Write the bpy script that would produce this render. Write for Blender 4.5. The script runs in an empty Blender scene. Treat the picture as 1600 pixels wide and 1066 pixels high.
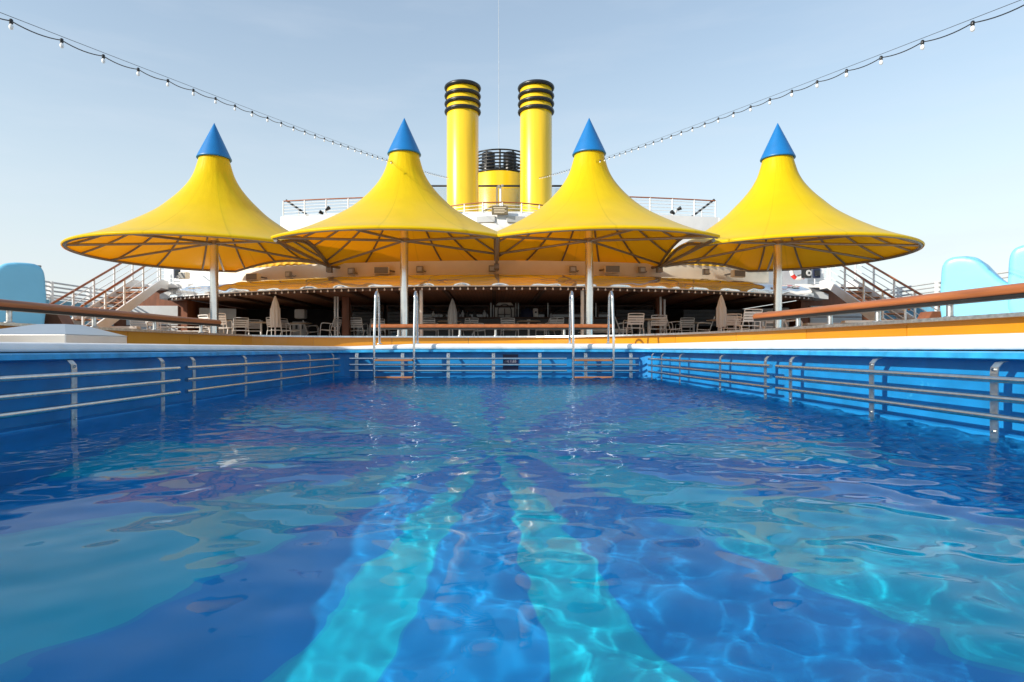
import bpy, bmesh, math, random
import numpy as np
from mathutils import Vector, Matrix
R = math.radians
random.seed(7)
C = bpy.context.scene
COL = C.collection

# ------------------------------------------------------------------ camera, sky, sun, exposure
E = 0.47                      # eye height above the pool water
F = 961.0                     # focal length in photo pixels (1600 wide)
AX, HY = 772.0, 545.0         # ship's axis and horizon in the photo
cam = bpy.data.cameras.new('camera')
co = bpy.data.objects.new('camera', cam); COL.objects.link(co)
co.location = (0, 0, E); co.rotation_euler = (R(90), 0, 0)
cam.sensor_width = 36; cam.lens = 36*F/1600
cam.shift_x = (800-AX)/1600; cam.shift_y = (HY-533)/1600
cam.clip_start = 0.03; cam.clip_end = 60000
C.camera = co

SUN_EL, SUN_AZ = 26.5, 58.0   # azimuth measured to the left of straight behind the camera
sdir = Vector((-math.sin(R(SUN_AZ))*math.cos(R(SUN_EL)), -math.cos(R(SUN_AZ))*math.cos(R(SUN_EL)), math.sin(R(SUN_EL))))
w = bpy.data.worlds.new('World'); C.world = w; w.use_nodes = True
nt = w.node_tree; nt.nodes.clear()
sky = nt.nodes.new('ShaderNodeTexSky'); sky.sky_type = 'NISHITA'; sky.sun_disc = False
sky.sun_elevation = R(SUN_EL); sky.sun_rotation = math.atan2(sdir.x, sdir.y)
sky.altitude = 0; sky.air_density = 1.6; sky.dust_density = 0.2; sky.ozone_density = 2.4
bg = nt.nodes.new('ShaderNodeBackground'); bg.inputs['Strength'].default_value = 0.15
ou = nt.nodes.new('ShaderNodeOutputWorld')
# thin high cirrus: a stretched noise over the sky direction
tc = nt.nodes.new('ShaderNodeTexCoord'); mp = nt.nodes.new('ShaderNodeMapping')
mp.inputs['Scale'].default_value = (1.6, 1.6, 9.0); mp.inputs['Rotation'].default_value = (R(6), R(-9), 0)
nz = nt.nodes.new('ShaderNodeTexNoise'); nz.inputs['Scale'].default_value = 2.2; nz.inputs['Detail'].default_value = 6; nz.inputs['Roughness'].default_value = .55
cr = nt.nodes.new('ShaderNodeMapRange'); cr.inputs['From Min'].default_value = .48; cr.inputs['From Max'].default_value = .85; cr.inputs['To Max'].default_value = .17
nt.links.new(tc.outputs['Generated'], mp.inputs['Vector']); nt.links.new(mp.outputs[0], nz.inputs['Vector']); nt.links.new(nz.outputs['Fac'], cr.inputs[0])
sp = nt.nodes.new('ShaderNodeSeparateXYZ'); nt.links.new(tc.outputs['Generated'], sp.inputs[0])
hz = nt.nodes.new('ShaderNodeMapRange'); hz.interpolation_type = 'SMOOTHSTEP'; hz.inputs['From Min'].default_value = -.02; hz.inputs['From Max'].default_value = .50
hz.inputs['To Min'].default_value = .80; hz.inputs['To Max'].default_value = .24; nt.links.new(sp.outputs['Z'], hz.inputs[0])
ad = nt.nodes.new('ShaderNodeMath'); ad.operation = 'ADD'; ad.use_clamp = True; nt.links.new(hz.outputs[0], ad.inputs[0]); nt.links.new(cr.outputs[0], ad.inputs[1])
mx = nt.nodes.new('ShaderNodeMix'); mx.data_type = 'RGBA'; mx.inputs['B'].default_value = (4.35, 4.75, 5.3, 1)      # sea haze and cirrus
nt.links.new(ad.outputs[0], mx.inputs['Factor'])
nt.links.new(sky.outputs[0], mx.inputs['A']); nt.links.new(mx.outputs['Result'], bg.inputs['Color'])
nt.links.new(bg.outputs[0], ou.inputs[0])
sl = bpy.data.lights.new('sun', 'SUN'); sl.energy = 4.7; sl.angle = R(.5); sl.color = (1, .93, .82)
so = bpy.data.objects.new('sun', sl); COL.objects.link(so); so.location = (-20, -20, 30)
so.rotation_euler = sdir.to_track_quat('Z', 'Y').to_euler()
sl.cycles.is_caustics_light = True
C.view_settings.view_transform = 'Standard'; C.view_settings.look = 'None'
C.view_settings.exposure = 0.28; C.view_settings.gamma = 1.0; C.view_settings.use_curve_mapping = False
C.render.engine = 'CYCLES'
C.cycles.use_denoising = True
C.cycles.sample_clamp_indirect = 6
C.cycles.max_bounces = 10; C.cycles.transmission_bounces = 8; C.cycles.transparent_max_bounces = 12

# ------------------------------------------------------------------ materials
def mat(name, col, rough=.5, metal=0.0, var=.08, scale=6.0, bump=0.0, bscale=60.0, spec=.5, coat=0.0, stretch=None, fleck=None):
    m = bpy.data.materials.new(name); m.use_nodes = True
    t = m.node_tree; b = t.nodes['Principled BSDF']
    b.inputs['Roughness'].default_value = rough; b.inputs['Metallic'].default_value = metal
    b.inputs['Specular IOR Level'].default_value = spec; b.inputs['Coat Weight'].default_value = coat
    b.inputs['Coat Roughness'].default_value = .12
    tcn = t.nodes.new('ShaderNodeTexCoord'); mpn = t.nodes.new('ShaderNodeMapping')
    if stretch: mpn.inputs['Scale'].default_value = stretch
    n = t.nodes.new('ShaderNodeTexNoise'); n.inputs['Scale'].default_value = scale; n.inputs['Detail'].default_value = 5
    t.links.new(tcn.outputs['Object'], mpn.inputs['Vector']); t.links.new(mpn.outputs[0], n.inputs['Vector'])
    r = t.nodes.new('ShaderNodeValToRGB')
    r.color_ramp.elements[0].position = .3; r.color_ramp.elements[1].position = .7
    r.color_ramp.elements[0].color = tuple(max(0, c*(1-var)) for c in col)+(1,)
    r.color_ramp.elements[1].color = tuple(min(1, c*(1+var)) for c in col)+(1,)
    t.links.new(n.outputs['Fac'], r.inputs[0]); t.links.new(r.outputs[0], b.inputs['Base Color'])
    if fleck:       # chips and stains with a shape of their own: (colour, threshold, scale)
        n3 = t.nodes.new('ShaderNodeTexNoise'); n3.inputs['Scale'].default_value = fleck[2]; n3.inputs['Detail'].default_value = 8; n3.inputs['Roughness'].default_value = .65
        t.links.new(mpn.outputs[0], n3.inputs['Vector'])
        r3 = t.nodes.new('ShaderNodeMapRange'); r3.inputs['From Min'].default_value = fleck[1]; r3.inputs['From Max'].default_value = fleck[1]+.05; r3.inputs['To Max'].default_value = .8
        m3 = t.nodes.new('ShaderNodeMix'); m3.data_type = 'RGBA'; m3.inputs['B'].default_value = fleck[0]+(1,)
        t.links.new(n3.outputs['Fac'], r3.inputs[0]); t.links.new(r3.outputs[0], m3.inputs['Factor']); t.links.new(r.outputs[0], m3.inputs['A']); t.links.new(m3.outputs['Result'], b.inputs['Base Color'])
    if bump:
        n2 = t.nodes.new('ShaderNodeTexNoise'); n2.inputs['Scale'].default_value = bscale
        t.links.new(mpn.outputs[0], n2.inputs['Vector'])
        bp = t.nodes.new('ShaderNodeBump'); bp.inputs['Strength'].default_value = bump; bp.inputs['Distance'].default_value = .01
        t.links.new(n2.outputs['Fac'], bp.inputs['Height']); t.links.new(bp.outputs[0], b.inputs['Normal'])
    return m

M = {}
M['white'] = mat('white_paint', (.80, .80, .79), .45, var=.04, scale=3)
M['coping'] = mat('white_coping', (.78, .77, .76), .38, var=.09, scale=5, bump=.15, bscale=40, fleck=((.50, .47, .42), .69, 4))
M['pool_blue'] = mat('pool_blue_paint', (.011, .225, .52), .4, var=.16, scale=4, bump=.1, bscale=20, fleck=((.05, .38, .62), .66, 3.5))
M['lip_blue'] = mat('lip_blue_paint', (.03, .33, .62), .35, var=.25, scale=9, fleck=((.75, .78, .8), .665, 7))
M['steel'] = mat('stainless_steel', (.62, .62, .61), .22, metal=1, var=.1, scale=30)
M['brushed'] = mat('brushed_steel', (.60, .60, .58), .38, metal=1, var=.22, scale=25, bump=.1)
M['grey_metal'] = mat('grey_frame_metal', (.27, .245, .215), .42, metal=.7, var=.12, scale=8)
M['galv'] = mat('polished_pole_steel', (.74, .74, .73), .16, metal=.92, var=.06, scale=4)
M['teak'] = mat('varnished_teak', (.33, .10, .026), .42, var=.3, scale=9, coat=.12, stretch=(1, .15, 3))
M['teak_tread'] = mat('weathered_teak', (.36, .15, .06), .6, var=.25, scale=8, stretch=(.3, 3, 3))
M['brown'] = mat('brown_wood_panel', (.20, .065, .025), .5, var=.3, scale=5, stretch=(1, 1, .2))
M['dark_brown'] = mat('dark_brown_ceiling', (.075, .038, .024), .6, var=.35, scale=4, stretch=(.3, 3, 1))
M['yellow_panel'] = mat('ochre_yellow_panel', (.80, .37, .015), .3, var=.08, scale=1.6, coat=.35)
M['funnel'] = mat('funnel_yellow_gloss', (.86, .55, .012), .30, var=.09, scale=2.2, coat=.3, bump=.05, bscale=3, stretch=(1.6, 1.6, .12))
M['black'] = mat('black_paint', (.012, .013, .014), .35, var=.3, scale=5)
M['blue_cap'] = mat('blue_cap_paint', (.004, .15, .42), .42, var=.06, scale=4)
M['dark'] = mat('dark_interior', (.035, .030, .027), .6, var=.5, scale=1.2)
M['dark_grey'] = mat('dark_grey_counter', (.055, .058, .062), .45, var=.2, scale=3)
M['shutter'] = mat('grey_shutter', (.52, .54, .55), .5, var=.06, scale=3)
M['alu'] = mat('white_aluminium', (.88, .87, .85), .35, metal=0, var=.06, scale=12)
M['table'] = mat('pale_table_top', (.60, .47, .34), .45, var=.12, scale=8)
M['fibre'] = mat('sky_blue_fibreglass', (.19, .52, .72), .35, var=.04, scale=2.5, bump=.05, bscale=15)
M['bulb'] = mat('milky_bulb_glass', (.85, .85, .83), .1, var=.02, spec=.8)
M['beige'] = mat('cream_fascia_paint', (.88, .77, .60), .5, var=.05, scale=2)
M['roof'] = mat('white_roof_paint', (.80, .80, .79), .3, var=.06, scale=2.5)
M['cove'] = mat('glossy_white_cove', (.86, .86, .85), .07, metal=.82, var=.03, scale=2)
M['satin'] = mat('satin_steel_sheet', (.64, .64, .63), .34, metal=.85, var=.05, scale=3)
M['navy'] = mat('navy_cover', (.012, .02, .055), .6, var=.2, scale=4)
M['tint_blue'] = mat('blue_bulwark_paint', (.16, .40, .56), .4, var=.12, scale=3)
M['fixture'] = mat('fixture_grey', (.30, .28, .25), .5, var=.1, scale=8)
M['grille'] = mat('speaker_grille', (.24, .235, .22), .65, var=.3, scale=120)
M['red'] = mat('lifebuoy_red', (.62, .03, .02), .45)
M['plaque'] = mat('bronze_plaque', (.20, .16, .09), .45, metal=.4, var=.4, scale=30)
M['orange_rib'] = mat('yellow_awning_stripe', (.75, .42, .02), .7, var=.1, scale=4)
M['sign_dark'] = mat('sign_dark_blue', (.006, .010, .05), .4, var=.1)
M['text'] = mat('pale_lettering', (.38, .38, .42), .5, var=.02)
M['frost'] = mat('frosted_glass', (.85, .83, .78), .5, var=.08, scale=9)
M['cushion'] = mat('white_cushion', (.72, .70, .66), .8, var=.06, scale=5, bump=.2, bscale=40)

def fabric(name, top, under, tfac):
    m = bpy.data.materials.new(name); m.use_nodes = True
    t = m.node_tree; t.nodes.clear()
    o = t.nodes.new('ShaderNodeOutputMaterial')
    d = t.nodes.new('ShaderNodeBsdfDiffuse'); tr = t.nodes.new('ShaderNodeBsdfTranslucent')
    g = t.nodes.new('ShaderNodeBsdfGlossy'); g.inputs['Roughness'].default_value = .38
    tcn = t.nodes.new('ShaderNodeTexCoord'); n = t.nodes.new('ShaderNodeTexNoise'); n.inputs['Scale'].default_value = 1.3; n.inputs['Detail'].default_value = 6
    t.links.new(tcn.outputs['Object'], n.inputs['Vector'])
    r = t.nodes.new('ShaderNodeValToRGB'); r.color_ramp.elements[0].position = .3; r.color_ramp.elements[1].position = .75
    r.color_ramp.elements[0].color = tuple(c*.90 for c in top)+(1,); r.color_ramp.elements[1].color = tuple(top)+(1,)
    t.links.new(n.outputs['Fac'], r.inputs[0]); t.links.new(r.outputs[0], d.inputs[0])
    tr.inputs[0].default_value = tuple(under)+(1,)
    sp_ = t.nodes.new('ShaderNodeSeparateXYZ'); at_ = t.nodes.new('ShaderNodeMath'); at_.operation = 'ARCTAN2'
    t.links.new(tcn.outputs['Object'], sp_.inputs[0]); t.links.new(sp_.outputs[1], at_.inputs[0]); t.links.new(sp_.outputs[0], at_.inputs[1])
    mu = t.nodes.new('ShaderNodeMath'); mu.operation = 'MULTIPLY'; mu.inputs[1].default_value = 12/(2*math.pi); t.links.new(at_.outputs[0], mu.inputs[0])
    pp = t.nodes.new('ShaderNodeMath'); pp.operation = 'PINGPONG'; pp.inputs[1].default_value = .5; t.links.new(mu.outputs[0], pp.inputs[0])
    sm_ = t.nodes.new('ShaderNodeMapRange'); sm_.inputs['From Max'].default_value = .022; sm_.inputs['To Min'].default_value = .87; t.links.new(pp.outputs[0], sm_.inputs[0])
    vm = t.nodes.new('ShaderNodeVectorMath'); vm.operation = 'SCALE'; t.links.new(sm_.outputs[0], vm.inputs['Scale'])
    t.links.new(r.outputs[0], vm.inputs[0]); t.links.new(vm.outputs[0], d.inputs[0])
    vt = t.nodes.new('ShaderNodeVectorMath'); vt.operation = 'SCALE'; vt.inputs[0].default_value = tuple(under); t.links.new(sm_.outputs[0], vt.inputs['Scale']); t.links.new(vt.outputs[0], tr.inputs[0])
    cb_ = t.nodes.new('ShaderNodeCombineXYZ'); mz = t.nodes.new('ShaderNodeMath'); mz.operation = 'MULTIPLY'; mz.inputs[1].default_value = .45
    t.links.new(at_.outputs[0], cb_.inputs[0]); t.links.new(sp_.outputs[2], mz.inputs[0]); t.links.new(mz.outputs[0], cb_.inputs[1])
    nc = t.nodes.new('ShaderNodeTexNoise'); nc.inputs['Scale'].default_value = 5; nc.inputs['Detail'].default_value = 4; t.links.new(cb_.outputs[0], nc.inputs['Vector'])
    bpn = t.nodes.new('ShaderNodeBump'); bpn.inputs['Strength'].default_value = .24; bpn.inputs['Distance'].default_value = .05; t.links.new(nc.outputs['Fac'], bpn.inputs['Height'])
    for x_ in (d, tr, g): t.links.new(bpn.outputs[0], x_.inputs['Normal'])
    m1 = t.nodes.new('ShaderNodeMixShader'); m1.inputs[0].default_value = tfac
    t.links.new(d.outputs[0], m1.inputs[1]); t.links.new(tr.outputs[0], m1.inputs[2])
    fr = t.nodes.new('ShaderNodeFresnel'); fr.inputs[0].default_value = 1.38
    sc = t.nodes.new('ShaderNodeMath'); sc.operation = 'MULTIPLY'
    geo = t.nodes.new('ShaderNodeNewGeometry'); mr = t.nodes.new('ShaderNodeMapRange'); mr.inputs['To Min'].default_value = .5; mr.inputs['To Max'].default_value = .06
    t.links.new(geo.outputs['Backfacing'], mr.inputs[0]); t.links.new(mr.outputs[0], sc.inputs[1])
    t.links.new(fr.outputs[0], sc.inputs[0])
    m2 = t.nodes.new('ShaderNodeMixShader'); t.links.new(sc.outputs[0], m2.inputs[0])
    t.links.new(m1.outputs[0], m2.inputs[1]); t.links.new(g.outputs[0], m2.inputs[2]); t.links.new(m2.outputs[0], o.inputs[0])
    return m
M['canopy'] = fabric('yellow_canopy_fabric', (.97, .71, .008), (.82, .235, .004), .35)
M['valance'] = fabric('orange_awning_fabric', (.74, .33, .03), (.60, .22, .02), .3)
M['parasol'] = fabric('white_parasol_fabric', (.80, .80, .78), (.7, .7, .7), .2)

def glassy(name, col, alpha, rough=.03):
    m = bpy.data.materials.new(name); m.use_nodes = True
    b = m.node_tree.nodes['Principled BSDF']
    b.inputs['Base Color'].default_value = col+(1,); b.inputs['Alpha'].default_value = alpha; b.inputs['Roughness'].default_value = rough
    return m
M['screen'] = glassy('tinted_screen', (.30, .38, .44), .22)
M['window'] = mat('dark_window_glass', (.012, .013, .015), .04, var=.4, scale=1.5, spec=.6)

# water
m = bpy.data.materials.new('pool_water'); m.use_nodes = True
t = m.node_tree; b = t.nodes['Principled BSDF']
b.inputs['Transmission Weight'].default_value = 1; b.inputs['Roughness'].default_value = 0; b.inputs['IOR'].default_value = 1.16     # weak mirror, as through a polarising filter
b.inputs['Base Color'].default_value = (.93, .985, 1, 1)
g2 = t.nodes.new('ShaderNodeBsdfRefraction'); g2.inputs['Roughness'].default_value = 0; g2.inputs['IOR'].default_value = 1.15; g2.inputs['Color'].default_value = (.93, .985, 1, 1)
ms = t.nodes.new('ShaderNodeMixShader'); ms.inputs[0].default_value = .30
t.links.new(b.outputs[0], ms.inputs[1]); t.links.new(g2.outputs[0], ms.inputs[2]); t.links.new(ms.outputs[0], t.nodes['Material Output'].inputs[0])
M['water'] = m
m = mat('sea_water', (.02, .07, .11), .18, var=.3, scale=.02, bump=.4, bscale=.3); M['sea'] = m

# pool floor: painted sunburst, cyan rays on blue
FC = (0.0, 4.9)
def floor_mat():
    m = bpy.data.materials.new('sunburst_pool_floor'); m.use_nodes = True
    t = m.node_tree; b = t.nodes['Principled BSDF']; b.inputs['Roughness'].default_value = .6
    N = t.nodes.new; L = t.links.new
    g = N('ShaderNodeTexCoord'); s = N('ShaderNodeSeparateXYZ'); L(g.outputs['Object'], s.inputs[0])
    sx = N('ShaderNodeMath'); sx.operation = 'SUBTRACT'; sx.inputs[1].default_value = FC[0]; L(s.outputs[0], sx.inputs[0])
    sy = N('ShaderNodeMath'); sy.operation = 'SUBTRACT'; sy.inputs[0].default_value = FC[1]; L(s.outputs[1], sy.inputs[1])
    a = N('ShaderNodeMath'); a.operation = 'ARCTAN2'; L(sx.outputs[0], a.inputs[0]); L(sy.outputs[0], a.inputs[1])   # 0 = towards the camera, + right
    dv = N('ShaderNodeMath'); dv.operation = 'MULTIPLY_ADD'; dv.inputs[1].default_value = 1/(2*math.pi); dv.inputs[2].default_value = .5; L(a.outputs[0], dv.inputs[0])
    r = N('ShaderNodeValToRGB'); r.color_ramp.interpolation = 'CONSTANT'
    rays = [(-178, -160), (-132, -112), (-88, -68), (-52, -32), (-18, -9), (4, 14), (31, 54), (72, 90), (112, 132), (158, 176)]
    blue, cyan = (.0003, .315, .72, 1), (.001, .56, .74, 1)
    els = r.color_ramp.elements
    els[0].position = 0; els[0].color = blue; els[1].position = (rays[0][0]+180)/360; els[1].color = cyan
    for i, (p, q) in enumerate(rays):
        if i: e = els.new((p+180)/360); e.color = cyan
        e = els.new((q+180)/360); e.color = blue
    L(dv.outputs[0], r.inputs[0])
    # pale disc at the centre
    v = N('ShaderNodeVectorMath'); v.operation = 'LENGTH'; cb = N('ShaderNodeCombineXYZ'); L(sx.outputs[0], cb.inputs[0]); L(sy.outputs[0], cb.inputs[1]); L(cb.outputs[0], v.inputs[0])
    lt = N('ShaderNodeMath'); lt.operation = 'LESS_THAN'; lt.inputs[1].default_value = .22; L(v.outputs['Value'], lt.inputs[0])
    mxx = N('ShaderNodeMix'); mxx.data_type = 'RGBA'; L(lt.outputs[0], mxx.inputs['Factor']); L(r.outputs[0], mxx.inputs['A']); mxx.inputs['B'].default_value = (.02, .5, .62, 1)
    n = N('ShaderNodeTexNoise'); n.inputs['Scale'].default_value = 2.5; n.inputs['Detail'].default_value = 6; L(g.outputs['Object'], n.inputs['Vector'])
    ml = N('ShaderNodeMapRange'); ml.inputs['To Min'].default_value = .8; ml.inputs['To Max'].default_value = 1.15; L(n.outputs['Fac'], ml.inputs[0])
    m3 = N('ShaderNodeVectorMath'); m3.operation = 'SCALE'; L(mxx.outputs['Result'], m3.inputs[0]); L(ml.outputs[0], m3.inputs['Scale'])
    L(m3.outputs[0], b.inputs['Base Color'])
    return m
M['pool_floor'] = floor_mat()

def plank_mat(name, col, w):
    m = bpy.data.materials.new(name); m.use_nodes = True
    t = m.node_tree; b = t.nodes['Principled BSDF']; b.inputs['Roughness'].default_value = .6
    g = t.nodes.new('ShaderNodeTexCoord'); br = t.nodes.new('ShaderNodeTexBrick')
    br.inputs['Scale'].default_value = 1; br.inputs['Brick Width'].default_value = 2.4; br.inputs['Row Height'].default_value = w
    br.inputs['Mortar Size'].default_value = .004
    br.inputs['Color1'].default_value = col+(1,); br.inputs['Color2'].default_value = tuple(c*.8 for c in col)+(1,); br.inputs['Mortar'].default_value = (.02, .02, .02, 1)
    rot = t.nodes.new('ShaderNodeMapping'); rot.inputs['Rotation'].default_value = (0, 0, R(90))
    t.links.new(g.outputs['Object'], rot.inputs[0]); t.links.new(rot.outputs[0], br.inputs['Vector']); t.links.new(br.outputs['Color'], b.inputs['Base Color'])
    return m
M['deck'] = plank_mat('deck_planks', (.62, .52, .40), .09)
M['ceil'] = plank_mat('ceiling_planks', (.34, .16, .09), .12)

# ------------------------------------------------------------------ geometry helpers
class MB:
    def __init__(s): s.v = []; s.f = []; s.sm = []
    def add(s, vs, fs, smooth=False):
        o = len(s.v); s.v += [tuple(p) for p in vs]
        for f in fs: s.f.append(tuple(i+o for i in f)); s.sm.append(smooth)
        return s
    def box(s, c, d, rz=0, rx=0, ry=0):
        x, y, z = d[0]/2, d[1]/2, d[2]/2
        mt = Matrix.Rotation(rz, 3, 'Z') @ Matrix.Rotation(ry, 3, 'Y') @ Matrix.Rotation(rx, 3, 'X')
        vs = [mt @ Vector(p) + Vector(c) for p in ((-x,-y,-z),(x,-y,-z),(x,y,-z),(-x,y,-z),(-x,-y,z),(x,-y,z),(x,y,z),(-x,y,z))]
        return s.add(vs, [(0,3,2,1),(4,5,6,7),(0,1,5,4),(1,2,6,5),(2,3,7,6),(3,0,4,7)])
    def rbox(s, c, d, r=.02, rz=0, n=3):
        """box with rounded vertical edges and a small chamfer on top and bottom"""
        x, y, z = d[0]/2, d[1]/2, d[2]/2; r = min(r, x*.95, y*.95, z*.95); rings = []
        def ring(ins, zz):
            out = []
            for cx, cy, a0 in ((x-r, y-r, 0), (-x+r, y-r, 90), (-x+r, -y+r, 180), (x-r, -y+r, 270)):
                for k in range(n+1):
                    a = R(a0+90*k/n); rr = max(r-ins, .0005); out.append((cx+rr*math.cos(a), cy+rr*math.sin(a), zz))
            return out
        ca, sa = math.cos(rz), math.sin(rz)
        seq = [(r*.7, -z), (r*.2, -z+r*.3), (0, -z+r), (0, z-r), (r*.2, z-r*.3), (r*.7, z)]
        vs = []; m_ = 4*(n+1)
        for ins, zz in seq:
            for p in ring(ins, zz): vs.append((c[0]+p[0]*ca-p[1]*sa, c[1]+p[0]*sa+p[1]*ca, c[2]+p[2]))
        fs = []
        for k in range(len(seq)-1):
            for i in range(m_): fs.append((k*m_+i, k*m_+(i+1) % m_, (k+1)*m_+(i+1) % m_, (k+1)*m_+i))
        fs.append(tuple(reversed(range(m_)))); fs.append(tuple(range((len(seq)-1)*m_, len(seq)*m_)))
        return s.add(vs, fs)
    def tube(s, pts, r, n=10, closed=False, cap=True, sx=1.0):
        P = [Vector(p) for p in pts]; N = len(P); vs = []; prev = None
        rr = r if isinstance(r, (list, tuple)) else [r]*N
        for i in range(N):
            if closed: t = P[(i+1) % N]-P[i-1]
            else: t = P[min(i+1, N-1)]-P[max(i-1, 0)]
            t.normalize()
            if prev is None:
                up = Vector((0, 0, 1)) if abs(t.z) < .9 else Vector((0, 1, 0))
                a = t.cross(up).normalized()
            else:
                a = (prev-t*prev.dot(t)).normalized()
            prev = a; bb = t.cross(a)
            for k in range(n):
                q = 2*math.pi*k/n; vs.append(P[i]+a*math.cos(q)*rr[i]*sx+bb*math.sin(q)*rr[i])
        fs = []
        for i in range(N if closed else N-1):
            j = (i+1) % N
            for k in range(n): fs.append((i*n+k, i*n+(k+1) % n, j*n+(k+1) % n, j*n+k))
        s.add(vs, fs, True)
        if cap and not closed:
            s.add(vs[:n], [tuple(reversed(range(n)))]); s.add(vs[-n:], [tuple(range(n))])
        return s
    def lathe(s, prof, c=(0, 0, 0), n=32, smooth=True, cap=True):
        vs = []; m_ = len(prof)
        for r, z in prof:
            for k in range(n):
                q = 2*math.pi*k/n; vs.append((c[0]+r*math.cos(q), c[1]+r*math.sin(q), c[2]+z))
        fs = [(i*n+k, i*n+(k+1) % n, (i+1)*n+(k+1) % n, (i+1)*n+k) for i in range(m_-1) for k in range(n)]
        s.add(vs, fs, smooth)
        if cap:
            if prof[0][0] > 1e-4: s.add(vs[:n], [tuple(reversed(range(n)))])
            if prof[-1][0] > 1e-4: s.add(vs[-n:], [tuple(range(n))])
        return s
    def prism(s, poly, axis, a, b):
        """poly of 2D points extruded along axis 'x','y' or 'z' from a to b"""
        def P(p, t): return {'x': (t, p[0], p[1]), 'y': (p[0], t, p[1]), 'z': (p[0], p[1], t)}[axis]
        n = len(poly); vs = [P(p, a) for p in poly]+[P(p, b) for p in poly]
        fs = [(i, (i+1) % n, n+(i+1) % n, n+i) for i in range(n)]+[tuple(reversed(range(n))), tuple(range(n, 2*n))]
        return s.add(vs, fs)
    def sweep(s, prof, path, closed=True, smooth=True, dz=None, pclosed=False, wt=None):
        """profile points (outward offset d, z) swept along a plan path; outward = right of travel"""
        N = len(path); m_ = len(prof); vs = []
        for i in range(N):
            p = Vector(path[i])
            a = Vector(path[i-1]) if (closed or i) else None; b_ = Vector(path[(i+1) % N]) if (closed or i < N-1) else None
            t1 = (p-a).normalized() if a is not None else (b_-p).normalized()
            t2 = (b_-p).normalized() if b_ is not None else t1
            n1, n2 = Vector((t1.y, -t1.x)), Vector((t2.y, -t2.x)); mm = (n1+n2).normalized(); k = 1/max(.3, mm.dot(n1))
            for j_, (d, z) in enumerate(prof):
                q = p+mm*k*d; vs.append((q.x, q.y, z+(dz[i]*(wt[j_] if wt else 1) if dz else 0)))
        fs = []
        for i in range(N if closed else N-1):
            j = (i+1) % N
            for k in range(m_ if pclosed else m_-1):
                k2 = (k+1) % m_; fs.append((i*m_+k, j*m_+k, j*m_+k2, i*m_+k2))
        s.add(vs, fs, smooth)
        if pclosed and not closed:
            s.add(vs[:m_], [tuple(range(m_))]); s.add(vs[-m_:], [tuple(reversed(range(m_)))])
        return s
    def build(s, name, material, parent=None, bevel=0, autosmooth=False):
        off = Vector((0, 0, 0)); p = parent
        while p is not None: off += p.location; p = p.parent
        me = bpy.data.meshes.new(name)
        me.from_pydata([tuple(Vector(v)-off) for v in s.v], [], s.f)
        me.polygons.foreach_set('use_smooth', s.sm); me.update()
        bm = bmesh.new(); bm.from_mesh(me); bmesh.ops.recalc_face_normals(bm, faces=bm.faces); bm.to_mesh(me); bm.free()
        me.materials.append(material)
        o = bpy.data.objects.new(name, me); COL.objects.link(o)
        if parent is not None: o.parent = parent
        if bevel:
            md = o.modifiers.new('bevel', 'BEVEL'); md.width = bevel; md.segments = 2; md.limit_method = 'ANGLE'
        return o

def tag(o, label=None, cat=None, group=None, kind=None):
    if label: o['label'] = label
    if cat: o['category'] = cat
    if group: o['group'] = group
    if kind: o['kind'] = kind
    return o
def thing(name, loc, label, cat, group=None):
    o = bpy.data.objects.new(name, None); COL.objects.link(o); o.location = loc; o.empty_display_size = .1
    return tag(o, label, cat, group)
def kids(o): return [c for c in bpy.data.objects if c.parent == o]
def copy_tree(o, parent=None, ch=None):
    c = o.copy(); COL.objects.link(c); c.parent = parent
    for k in kids(o): copy_tree(k, c)
    return c
def WP(px, py, Y): return Vector(((px-AX)/F*Y, Y, E+(HY-py)/F*Y))
def spline(pts, n=8, closed=False):
    P = [Vector(p) for p in pts]; out = []; N = len(P)
    for i in range(N if closed else N-1):
        if closed: a, b_, c, d = P[i-1], P[i], P[(i+1) % N], P[(i+2) % N]
        else: a, b_, c, d = P[max(i-1, 0)], P[i], P[i+1], P[min(i+2, N-1)]
        for k in range(n):
            t = k/n; out.append(.5*((2*b_)+(c-a)*t+(2*a-5*b_+4*c-d)*t*t+(3*b_-a-3*c+d)*t**3))
    if not closed: out.append(P[-1])
    return out

# ------------------------------------------------------------------ sea and decks
sea = MB(); sea.add([(-30000, -30000, -20), (30000, -30000, -20), (30000, 30000, -20), (-30000, 30000, -20)], [(0, 1, 2, 3)])
tag(sea.build('sea', M['sea']), kind='structure')

DECK = .72          # raised deck level
PAR = spline([(-4.95, -6), (-4.93, .5), (-4.9, 3), (-4.85, 6), (-4.78, 8), (-4.72, 10), (-4.42, 11.4), (-3.5, 12.2), (-2, 12.48), (0, 12.5), (1.25, 12.2),
              (2.3, 11.35), (2.95, 10.2), (3.38, 8.8), (3.62, 7), (3.78, 4.4), (3.85, .5), (3.85, -6)], 6)
# raised deck: ring between the parapet line and the ship's side
outer = []
for i, p in enumerate(PAR):
    if p.x < 0 and p.y < 10.5: outer.append((-14.6, p.y))
    elif p.x > 0 and p.y < 10: outer.append((14.6, p.y))
    else: outer.append(None)
idx = [i for i, q in enumerate(outer) if q is None]
loop = [(-14.6, 14), (-14.6, 20), (-14.6, 40), (-8, 40), (0, 40), (8, 40), (14.6, 40), (14.6, 20), (14.6, 13)]
for k, i in enumerate(idx):
    t = k/(len(idx)-1)*(len(loop)-1); a = min(int(t), len(loop)-2); u = t-a
    outer[i] = (loop[a][0]*(1-u)+loop[a+1][0]*u, loop[a][1]*(1-u)+loop[a+1][1]*u)
rd = MB(); n = len(PAR)
rd.add([(p.x, p.y, DECK) for p in PAR]+[(q[0], q[1], DECK) for q in outer], [(i, i+1, n+i+1, n+i) for i in range(n-1)])
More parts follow.
